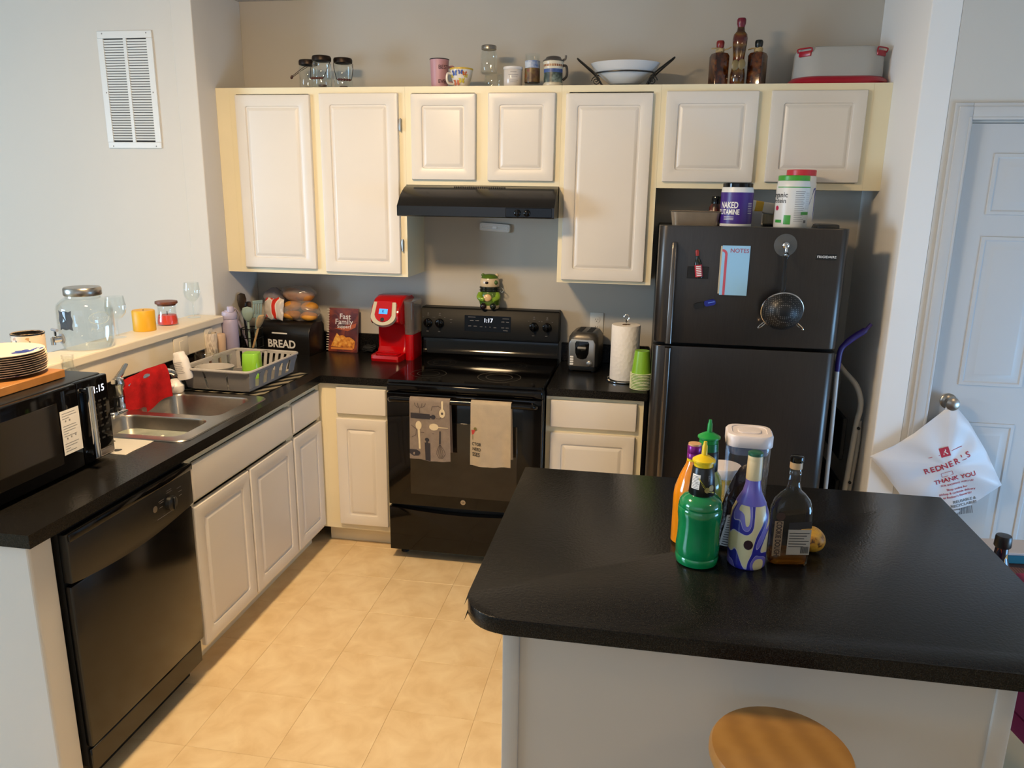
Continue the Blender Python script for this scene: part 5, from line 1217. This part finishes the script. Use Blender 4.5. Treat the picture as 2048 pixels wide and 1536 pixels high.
G().tube(smooth_path([(2.085, -.36, 1.075), (2.11, -.45, 1.03), (2.15, -.52, .985), (2.172, -.545, .93), (2.176, -.55, .87), (2.168, -.55, .80), (2.155, -.55, .5), (2.13, -.55, .012)], 5), .0125, 10).build('frame_tube', M_tw, t)
G().tube(smooth_path([(2.186, -.52, .815), (2.19, -.52, .7), (2.178, -.52, .45), (2.16, -.52, .012)], 5), .0125, 10).build('frame_tube', M_tw, t)
G().tube(smooth_path([(2.085, -.36, 1.075), (2.14, -.18, 1.03), (2.172, -.14, .93), (2.168, -.13, .80), (2.13, -.13, .012)], 5), .0125, 10).build('frame_tube', M_tw, t)
for z, x in ((.79, 2.176), (.53, 2.168)): G().lathe([(.007, 0), (.007, .006), (0, .007)], 12, M=Matrix.Translation((x, -.562, z)) @ Matrix.Rotation(pi/2, 4, 'X')).build('rivet', M_matte, t)
for z in (.32, .62): G().box(2.118, 2.138, -.52, -.15, z, z+.2, .004, 1, M=None).build('step', M_matte, t)

# ================================================================== BAG ON THE DOOR KNOB
KX, KZ = 2.488, .966
bgp = [(2.478, .955), (2.443, .918), (2.357, .828), (2.285, .767), (2.193, .712), (2.273, .625), (2.335, .55), (2.45, .49), (2.569, .470), (2.655, .55), (2.732, .623), (2.65, .767), (2.563, .893), (2.510, .95)]
cx_, cz_ = 2.495, .70
def bag_y(x, z, side):
    q = Vector((x-cx_, z-cz_)); ang = math.atan2(q.y, q.x); best = 1
    for (ax, az), (bx_, bz) in zip(bgp, bgp[1:]+bgp[:1]):
        d1 = Vector((ax-cx_, az-cz_)); e = Vector((bx_-ax, bz-az)); den = q.x*e.y-q.y*e.x
        if abs(den) < 1e-9: continue
        tt = (d1.x*e.y-d1.y*e.x)/den; uu = (d1.x*q.y-d1.y*q.x)/den
        if tt > 0 and -.001 <= uu <= 1.001: best = min(best, 1/tt) if tt < 1e9 else best; k = 1/tt; break
    else: k = 0
    k = min(1, max(0, k)); bul = (1-k**2)**.7 if k < 1 else 0
    y = -.718
    cr = .007*sin(ang*7+.6)*k*k*(1-k)*4+.004*sin(18*x+31*z)
    return y-bul*.028*(1 if side < 0 else -.45)+cr*(1 if k < .98 else 0)
t = thing('plastic_bag', 'white plastic shopping bag with red print hanging on the door knob', 'bag', (0, 0, 0))
M_bagw = bpy.data.materials.new('bag_plastic'); M_bagw.use_nodes = True
nt = M_bagw.node_tree; b = nt.nodes['Principled BSDF']; b.inputs['Base Color'].default_value = (.78, .79, .82, 1); b.inputs['Roughness'].default_value = .38
tr = nt.nodes.new('ShaderNodeBsdfTransparent'); mx = nt.nodes.new('ShaderNodeMixShader'); mx.inputs[0].default_value = .12
nt.links.new(b.outputs[0], mx.inputs[1]); nt.links.new(tr.outputs[0], mx.inputs[2]); nt.links.new(mx.outputs[0], nt.nodes['Material Output'].inputs[0])
g = G(); n = 26
per = []
for (ax, az), (bx_, bz) in zip(bgp, bgp[1:]+bgp[:1]):
    for k in range(7): per.append((ax+(bx_-ax)*k/7, az+(bz-az)*k/7))
for side in (-1, 1):
    loops = []
    for k in range(n, -1, -1):
        s_ = max(k/n, .02); loops.append([Vector((cx_+(x-cx_)*s_, bag_y(cx_+(x-cx_)*s_*.999, cz_+(z-cz_)*s_*.999, side), cz_+(z-cz_)*s_)) for x, z in per])
    g.loft(loops, False, True)
bmesh.ops.remove_doubles(g.bm, verts=g.bm.verts, dist=.001)
g.build('bag', M_bagw, t, 60)
g = G()
for a, (dx, dz) in ((0, (-.022, -.035)), (1, (.02, -.035))): g.tube(smooth_path([(KX+dx, -.722, KZ+dz+.01), (KX+dx*.75, -.727, KZ-.005), (KX, -.727, KZ+.0175), (KX-dx*.5, -.725, KZ+.005)], 4), .006, 6, flat=.4)
g.build('handle_loop', M_bagw, t)
def bf(u, v): return Vector((u, bag_y(u, v, -1)-.0016, v))
def bt(x, z, ang, sz, s, sx=1): g.text(s, sz, rotated(bf, ang, x, z), sx, .006)
g = G(); R_ = rotated(bf, 22, 2.478, .762); g.poly([(-.019, -.02), (.019, -.02), (.019, .02), (-.019, .02)], R_); g.build('logo_square', M_redink, t, 0)
def bf2(u, v): return Vector((u, bag_y(u, v, -1)-.0024, v))
g = G(); g.text('R', .036, rotated(bf2, 22, 2.478, .762)); g.build('logo_letter', M_whiteink, t, 0)
g = G()
for k, ch in enumerate("REDNER'S"):
    d_ = (k-3.5); bt(2.497+.0215*d_, .704+.0125*d_-.0006*d_*d_*-1, 30, .036, ch, .95)
for (x, z, l_) in ((2.44, .738, .045), (2.525, .78, .045), (2.45, .672, .01), (2.56, .735, .02)): g.poly([(-l_/2, -.0012), (l_/2, -.0012), (l_/2, .0012), (-l_/2, .0012)], rotated(bf, 24, x, z))
for sgn in (-1, 1):
    g.poly([(-.022, sgn*.009-.0008), (.022, sgn*.009-.0008), (.022, sgn*.009+.0008), (-.022, sgn*.009+.0008)], rotated(bf, 26, 2.502, .664)); g.poly([(sgn*.022-.0008, -.009), (sgn*.022+.0008, -.009), (sgn*.022+.0008, .009), (sgn*.022-.0008, .009)], rotated(bf, 26, 2.502, .664))
bt(2.535, .648, 22, .028, 'THANK YOU'); bt(2.548, .626, 20, .011, 'FOR SHOPPING WITH US!')
for k, l_ in enumerate((.06, .09, .075)): bt(2.552+.004*k, .602-.017*k, 17, .0135, ('Shop online for', 'pickup & curbside delivery', "at Redner's Rewards!")[k])
g.build('red_print', M_redink, t, 0)
g = G(); bt(2.592, .548, 14, .018, 'REUSABLE &'); bt(2.592, .528, 14, .018, 'RECYCLABLE!')
rb_ = rotated(bf, 14, 2.595, .496)
random.seed(3); u = -.04
while u < .04:
    w_ = random.choice((.0016, .0026, .004)); g.poly([(u, -.017), (u+w_, -.017), (u+w_, .017), (u, .017)], rb_); u += w_+random.choice((.0014, .0024))
g.build('dark_print', M_greyink, t, 0)

# ================================================================== BOTTLES ON THE ISLAND
ZI = .9147
def pourcap(g, z, r_):
    g.lathe([(r_*.82, z), (r_*.84, z+.012), (r_, z+.014), (r_, z+.018), (r_*.86, z+.021), (r_*.5, z+.027), (.007, z+.03), (.0062, z+.052), (.0045, z+.056), (.004, z+.063), (0, z+.064)], 24)
M_yel = mat('cap_yellow', '#d8b90e', .35)
t = thing('mixer_bottle', 'green cocktail mixer bottle with black neck label and yellow pour cap', 'bottle', (1.353, -2.285, ZI))
M_gm = mat('green_mixer', '#0d7a45', .12, coat=.5, var=(9, .25))
G().lathe([(.044, 0), (.05, .004), (.052, .012), (.0525, .02), (.0505, .024), (.0525, .03), (.053, .05), (.0505, .075), (.0505, .105), (.053, .128), (.0535, .145), (.0515, .149), (.0525, .153), (.049, .166), (.04, .176), (.031, .18), (.029, .182)], 36).build('bottle', M_gm, t)
nl = G().lathe([(.0295, .18), (.0315, .184), (.0285, .222), (.0255, .25), (.0245, .252)], 36).build('neck_label', mat('label_black', '#0c0d0b', .3), t)
rr_ = lambda z: .0318-(z-.184)*.088
def nk(a): return lambda u, v: cyl(rr_(v)+.0004, rad(a), 0)(u, v)
g = G(); g.patch(-.011, .011, .2, .236, nk(-38), 4); g.build('facts_panel', M_whiteink, nl, 0)
def nk2(a): return lambda u, v: cyl(rr_(v)+.0008, rad(a), 0)(u, v)
g = G()
for k in range(9): g.patch(-.0095, .0095-.002*(k % 3), .2025+.0036*k, .2035+.0036*k, nk2(-38), 3)
g.build('facts_print', M_ink, nl, 0)
g = G(); g.poly([(-.018, .232), (-.012, .222), (0, .206), (.015, .2), (.026, .192), (.024, .19), (.008, .195), (-.006, .208), (-.016, .224)], nk2(12)); g.build('lemon_swirl', mat('swirl_yellow', '#c2b52c', .4), nl, 0)
g = G(); g.text('Fin', .018, nk2(28 if False else 36)) if False else None; g.poly([(x, .204+y) for x, y in arc(.004, 0, .008, 0, 340, 14)], nk2(34)); g.poly([(x, .2+y) for x, y in arc(-.008, 0, .007, 0, 340, 14)], nk2(34)); g.build('lemon_slices', mat('lemon_slice', '#8a7a3a', .5, var=(80, .3)), nl, 0)
G().text('F', .02, lambda u, v: nk2(30)(u, v+.228)).build('script_letter', M_greyink, nl, 0)
g = G(); pourcap(g, .25, .0275); g.build('pour_cap', M_yel, t)
t = thing('mixer_bottle', 'dark-labelled mixer bottle with green pour cap at the back', 'bottle', (1.38, -2.085, ZI))
G().lathe([(.04, 0), (.044, .006), (.044, .13), (.038, .155), (.028, .172), (.027, .19)], 32).build('bottle', mat('lime_mixer', '#8a8f2a', .12, coat=.5), t)
G().lathe([(.028, .17), (.029, .174), (.0275, .225), (.026, .228)], 32).build('neck_label', mat('label_black'), t)
G().lathe([(.0265, .226), (.0262, .248)], 32).build('green_band', mat('band_green', '#0f6a38', .3), t)
g = G(); pourcap(g, .247, .0295); g.build('pour_cap', mat('cap_green', '#128a3a', .35), t)
t = thing('juice_bottle', 'orange bottle with purple foil neck behind the green mixer', 'bottle', (1.338, -2.17, ZI))
G().lathe([(.04, 0), (.045, .005), (.0455, .13), (.043, .15), (.032, .185), (.019, .215), (.017, .225)], 32).build('bottle', mat('orange_glass', '#d8820e', .12, coat=.5, var=(6, .2)), t)
G().lathe([(.0172, .22), (.0172, .232)], 24).build('yellow_collar', M_yel, t)
G().lathe([(.0178, .231), (.018, .244), (.0172, .245), (.018, .247), (.0178, .264), (.0165, .266)], 24).build('foil_neck', mat('foil_purple', '#7a1a78', .3, .4), t)
G().lathe([(.0165, .2655), (.0162, .27), (0, .271)], 24).build('cap_top', mat('cap_tan', '#c49a6a', .4), t)
t = thing('storage_canister', 'tall clear canister with white push-button lid on the island', 'canister', (1.486, -2.05, ZI), -3)
g = G().stack([(.098, .098, .024, 0), (.104, .104, .026, .006), (.112, .112, .028, .245)], 6, cap1=False); g.stack([(.094, .094, .022, .005), (.108, .108, .027, .245)], 6, cap1=False); g.build('container', glass('canister_clear', '#f8f9fa', .04, .012, gain=1.6), t)
G().stack([(.1, .1, .026, .222), (.105, .105, .028, .243)], 6).build('seal', glass('seal_clear', '#c4c8dc', .1, .35), t)
ld = G().stack([(.118, .118, .032, .2455), (.12, .12, .034, .248), (.12, .12, .034, .272), (.112, .112, .03, .277), (.09, .09, .026, .278), (.088, .088, .025, .2755), (.07, .07, .02, .2752)], 6).build('lid', mat('lid_pearl', '#d8d0d0', .35), t)
G().stack([(.06, .05, .016, .2755), (.058, .048, .015, .2785), (.05, .04, .013, .279)], 5).build('push_button', mat('lid_pearl'), ld)
t = thing('snack_jar', 'white-lidded plastic jar with yellow label behind the clear canister', 'jar', (1.442, -1.945, ZI))
G().lathe([(.042, 0), (.046, .004), (.046, .105), (.044, .11)], 30).build('jar', mat('jar_yellow', '#c2a13a', .3, var=(40, .25)), t)
G().patch(-.02, .045, .03, .095, cyl(.0466, rad(25), 0), 6).build('label', mat('jar_label', '#e0d6b8', .5), t, 0)
G().text('RITZ' if False else 'R', .03, cyl(.0471, rad(40), .072)).build('label_letter', M_ink, t, 0)
G().lathe([(.048, .11), (.049, .112), (.049, .135), (.047, .138), (0, .139)], 30).build('lid', mat('lid_pearl'), t)
t = thing('coffee_bag', 'torn dark brown foil bag with nutrition panel on the island', 'bag', (1.437, -2.178, ZI), 14)
g = G()
def fb(u, v, s_):
    wd = .078*(1-.25*v); lean = .035*v**1.5
    topz = .205+.045*u
    e = (4*u*(1-u))**.5*(1-v**4)**.5
    return Vector(((u-.5)*wd+lean+.006*sin(v*7)*v, s_*.022*e*(1-.35*v)+.004*sin(u*9+v*6), .001+topz*v))
for s_ in (-1, 1): g.grid(12, 20, lambda u, v: fb(u, v, s_))
bmesh.ops.remove_doubles(g.bm, verts=g.bm.verts, dist=.0005); g.shift(.0035, 55, 2)
g.build('foil_bag', mat('brown_foil', '#1d1413', .28, .3, bump=(90, .9)), t, 40)
g = G().grid(4, 8, lambda u, v: fb(.15+.55*u, .04+.4*v, -1)+Vector((0, -.0045, 0))); g.build('nutrition_panel', mat('panel_grey', '#a9a6a0', .5), t)
g = G()
for k in range(12): g.grid(3, 1, lambda u, v: fb(.2+.42*u, .06+.031*k+.009*v, -1)+Vector((0, -.0056, 0)))
g.build('panel_print', M_ink, t, 0)
g = G().grid(3, 8, lambda u, v: fb(.62+.3*u, .5+.45*v, -1)+Vector((.004, -.0045, 0))); g.build('torn_lining', mat('foil_lining', '#b4b0ae', .3, .6), t)
t = thing('wine_bottle', 'bottle with blue, lilac and cream swirl print and cream capsule', 'bottle', (1.474, -2.268, ZI))
M_swirl = pattern('swirl_print', 'noise', 13, [(0, '#cfc398'), (.40, '#cfc398'), (.43, '#b9b6cc'), (.445, '#2b2a8c'), (.53, '#30329c'), (.54, '#b9b6cc'), (.55, '#6c66b8'), (.63, '#cfc398')], .28, stretch=(1, 1, .55), rot=(rad(15), rad(25), 0), distort=1.3, detail=0, const=True, coat=.2)
G().lathe([(.042, 0), (.0455, .004), (.046, .012), (.046, .12), (.0435, .14), (.034, .165), (.022, .19), (.0175, .21), (.0172, .222)], 36).build('bottle', M_swirl, t)
G().lathe([(.0358, .163), (.0227, .1895), (.0182, .2095), (.0178, .2215)], 36, cap=False).build('neck_print', mat('print_lilac', '#5f58ac', .28), t)
G().poly(ell(0, 0, .011, .0125, 18), cyl(.0466, rad(-6), .068)).build('round_mark', mat('mark_maroon', '#2a0e12', .4), t, 0)
G().lathe([(.0178, .221), (.0182, .223), (.0178, .268), (.0172, .27), (.0178, .272), (.0172, .274), (.0178, .276), (.0172, .278), (.0175, .282)], 28).build('capsule', mat('capsule_cream', '#cdbd96', .4), t)
G().lathe([(.0178, .282), (.0182, .284), (.0178, .289), (.014, .291), (0, .2915)], 28).build('cap_top', mat('cap_dark_green', '#12503c', .35), t)
t = thing('liquor_bottle', 'clear flask bottle with tan labels and black cap on the island', 'bottle', (1.573, -2.248, ZI), 10)
M_lg = glass('bottle_glass', '#fbfcfa', gain=2.8)
sec = [(.094, .046, .02, 0), (.1, .05, .022, .006), (.1, .05, .022, .125), (.098, .05, .022, .148), (.086, .046, .022, .168), (.06, .038, .019, .184), (.036, .032, .0159, .194), (.028, .028, .0139, .208), (.0265, .0265, .0131, .232), (.029, .029, .0144, .234), (.029, .029, .0144, .239), (.0265, .0265, .0131, .241), (.0265, .0265, .0131, .25)]
g = G().stack(sec, 6, cap1=False); g.build('bottle', M_lg, t)
G().stack([(.09, .042, .018, .006), (.094, .045, .02, .012), (.094, .045, .02, .034), (.093, .044, .02, .035)], 6).build('liquor', mat('amber_liquor', '#8a5416', .05, trans=.6), t)
G().lathe([(.0145, .249), (.0148, .251), (.0145, .266)], 22).build('cork_collar', mat('cork_tan', '#b89a72', .5), t)
G().lathe([(.0155, .266), (.016, .268), (.0155, .279), (.012, .281), (0, .2815)], 22).build('cap', M_black, t)
lb1 = G().box(-.047, -.026, -.0262, -.0256, .03, .122).build('side_label', mat('label_parchment', '#8c7458', .6), t, 0)
G().text('COOKIE DOUGH', .019, rotated(front(0, 0, -.0267), -90, -.0365, .076), .62, .015).build('lettering', mat('print_cocoa', '#2c1a12', .6), lb1, 0)
G().poly(arc(0, 0, .011, 0, 345, 18), front(-.034, .134, -.0258)).build('round_logo', mat('logo_brown', '#3a2418', .5), t, 0)
lb2 = G().box(-.012, .044, -.0262, -.0256, .034, .1).build('back_label', mat('label_grey_tan', '#a39a8c', .6), t, 0)
G().poly([(-.012, .1), (.044, .104), (.044, .122), (-.012, .118)], front(0, 0, -.0262)).build('dark_band', mat('band_dark', '#2a2522', .5), lb2, 0)
g = G()
for k in range(6): g.patch(-.009, .04-.006*(k % 3), .09-.007*k, .0918-.007*k, front(0, 0, -.0266))
for k in range(9): g.patch(.022+.0022*k, .0232+.0022*k, .038, .056, front(0, 0, -.0266))
g.build('small_print', M_ink, lb2, 0)
t = thing('mango', 'yellow speckled mango lying behind the clear flask bottle', 'fruit', (1.645, -2.168, ZI))
g = G().ball((0, 0, .032), (.037, .033, .032), 24, 16); g.shift(.003, 20, 3); g.build('fruit', pattern('mango_skin', 'noise', 60, [(.34, '#4a2e10'), (.42, '#b07c26'), (.55, '#c99a34'), (.75, '#b8802c')], .45, detail=5), t)
G().tube([(-.04, 0, .045), (-.05, .0, .05)], .003, 6).build('stem', mat('stem_brown', '#3a2814', .8), t)

# ================================================================== STOOL AND THINGS RIGHT OF THE ISLAND
t = thing('bar_stool', 'round wooden bar stool in front of the island', 'stool', (1.494, -2.768, 0), 20)
G().lathe([(.12, .742), (.13, .746), (.134, .756), (.134, .768), (.129, .777), (.11, .7795), (0, .7785)], 48).build('seat', M_wood, t)
M_leg = mat('stool_leg_wood', '#b98a4c', .4)
for a in (45, 135, 225, 315):
    c_, s_ = cos(rad(a)), sin(rad(a)); G().tube([(c_*.085, s_*.085, .745), (c_*.165, s_*.165, 0)], [.015, .017], 12).build('leg', M_leg, t)
for a0, a1, z in ((45, 135, .25), (135, 225, .32), (225, 315, .25), (315, 45, .32)):
    r_ = .085+.08*(1-z/.745); G().tube([(r_*cos(rad(a0)), r_*sin(rad(a0)), z), (r_*cos(rad(a1)), r_*sin(rad(a1)), z)], .009, 10).build('rung', M_leg, t)
t = thing('low_table', 'low dark wooden table right of the island', 'table', (2.62, -1.40, 0))
M_dk = mat('dark_walnut', '#3a2a28', .5, var=(20, .2, (1, 8, 1)))
G().box(-.36, .4, -.42, .42, .42, .45, .004, 2).build('tabletop', M_dk, t)
for x, y in ((-.32, -.38), (.36, -.38), (-.32, .38), (.36, .38)): G().box(x-.02, x+.02, y-.02, y+.02, 0, .42, .003, 1).build('leg', M_dk, t)
t = thing('wine_bottle', 'dark bottle with black cap and amber label right of the island', 'bottle', (2.318, -1.69, .4505))
G().lathe([(.036, 0), (.038, .005), (.038, .2), (.033, .235), (.02, .28), (.0175, .315)], 24).build('bottle', mat('dark_bottle', '#1b1020', .15), t)
G().poly([(-.009, .245), (-.002, .232), (.008, .25), (.009, .275), (.003, .298), (-.004, .28)], lambda u, v: cyl(.0205 if v > .27 else .0205+(.27-v)*.35, rad(20), 0)(u, v)).build('amber_label', mat('amber_label', '#c9952a', .4), t, 0)
G().poly([(-.007, .298), (.007, .298), (.006, .316), (-.006, .316)], cyl(.0188, rad(-42), 0)).build('rust_label', mat('rust_label', '#9c4a18', .4), t, 0)
G().lathe([(.021, .312), (.024, .316), (.023, .345), (.021, .35), (0, .351)], 24).build('cap', M_blackm, t)
t = thing('flat_box', 'flat teal box with pale lid at the back of the low table', 'box', (2.6, -1.065, .4505), 6)
G().box(-.15, .13, -.06, .06, 0, .035, .002, 1).build('tray', mat('box_teal', '#1d6a80', .5), t, 0)
G().box(-.153, .133, -.063, .063, .0352, .046, .002, 1).build('lid', mat('box_lid', '#b9b4b4', .6), t, 0)
t = thing('place_mat', 'brown woven place mat on the low table', 'mat', (2.60, -1.44, .4502))
G().box(-.3, .3, -.28, .28, 0, .005, .002, 1).build('mat', pattern('woven_brown', 'wave', 30, [(0, '#4a2f2c'), (1, '#6d4a44')], .9, distort=1), t)
t = thing('chair', 'magenta upholstered chair with rounded back right of the island', 'chair', (2.43, -2.085, 0), 100)
M_mag = mat('magenta_fabric', '#8c1048', .75, bump=(300, .3)); M_plm = mat('plum_wood', '#231a3a', .4)
g = G().stack([(.3, .06, .029, .5), (.38, .075, .035, .58), (.4, .075, .035, .68), (.34, .07, .033, .79), (.2, .05, .024, .835)], 5, M=Matrix.Translation((0, .2, 0))); g.build('backrest', M_mag, t, 50)
g = G().stack([(.38, .38, .08, .4), (.41, .41, .09, .43), (.4, .4, .09, .465), (.34, .34, .08, .475)], 6); g.build('seat', M_mag, t, 50)
for x, y in ((-.16, -.16), (.16, -.16)): G().tube([(x, y, .405), (x*1.1, y*1.1, 0)], [.019, .014], 10).build('leg', M_plm, t)
for x in (-.16, .16): G().tube([(x, .205, .55), (x, .19, .4), (x*1.1, .2, 0)], [.016, .019, .014], 10).build('leg', M_plm, t)
# ------------------------------------------------------------------ tidy
bpy.context.view_layer.update()
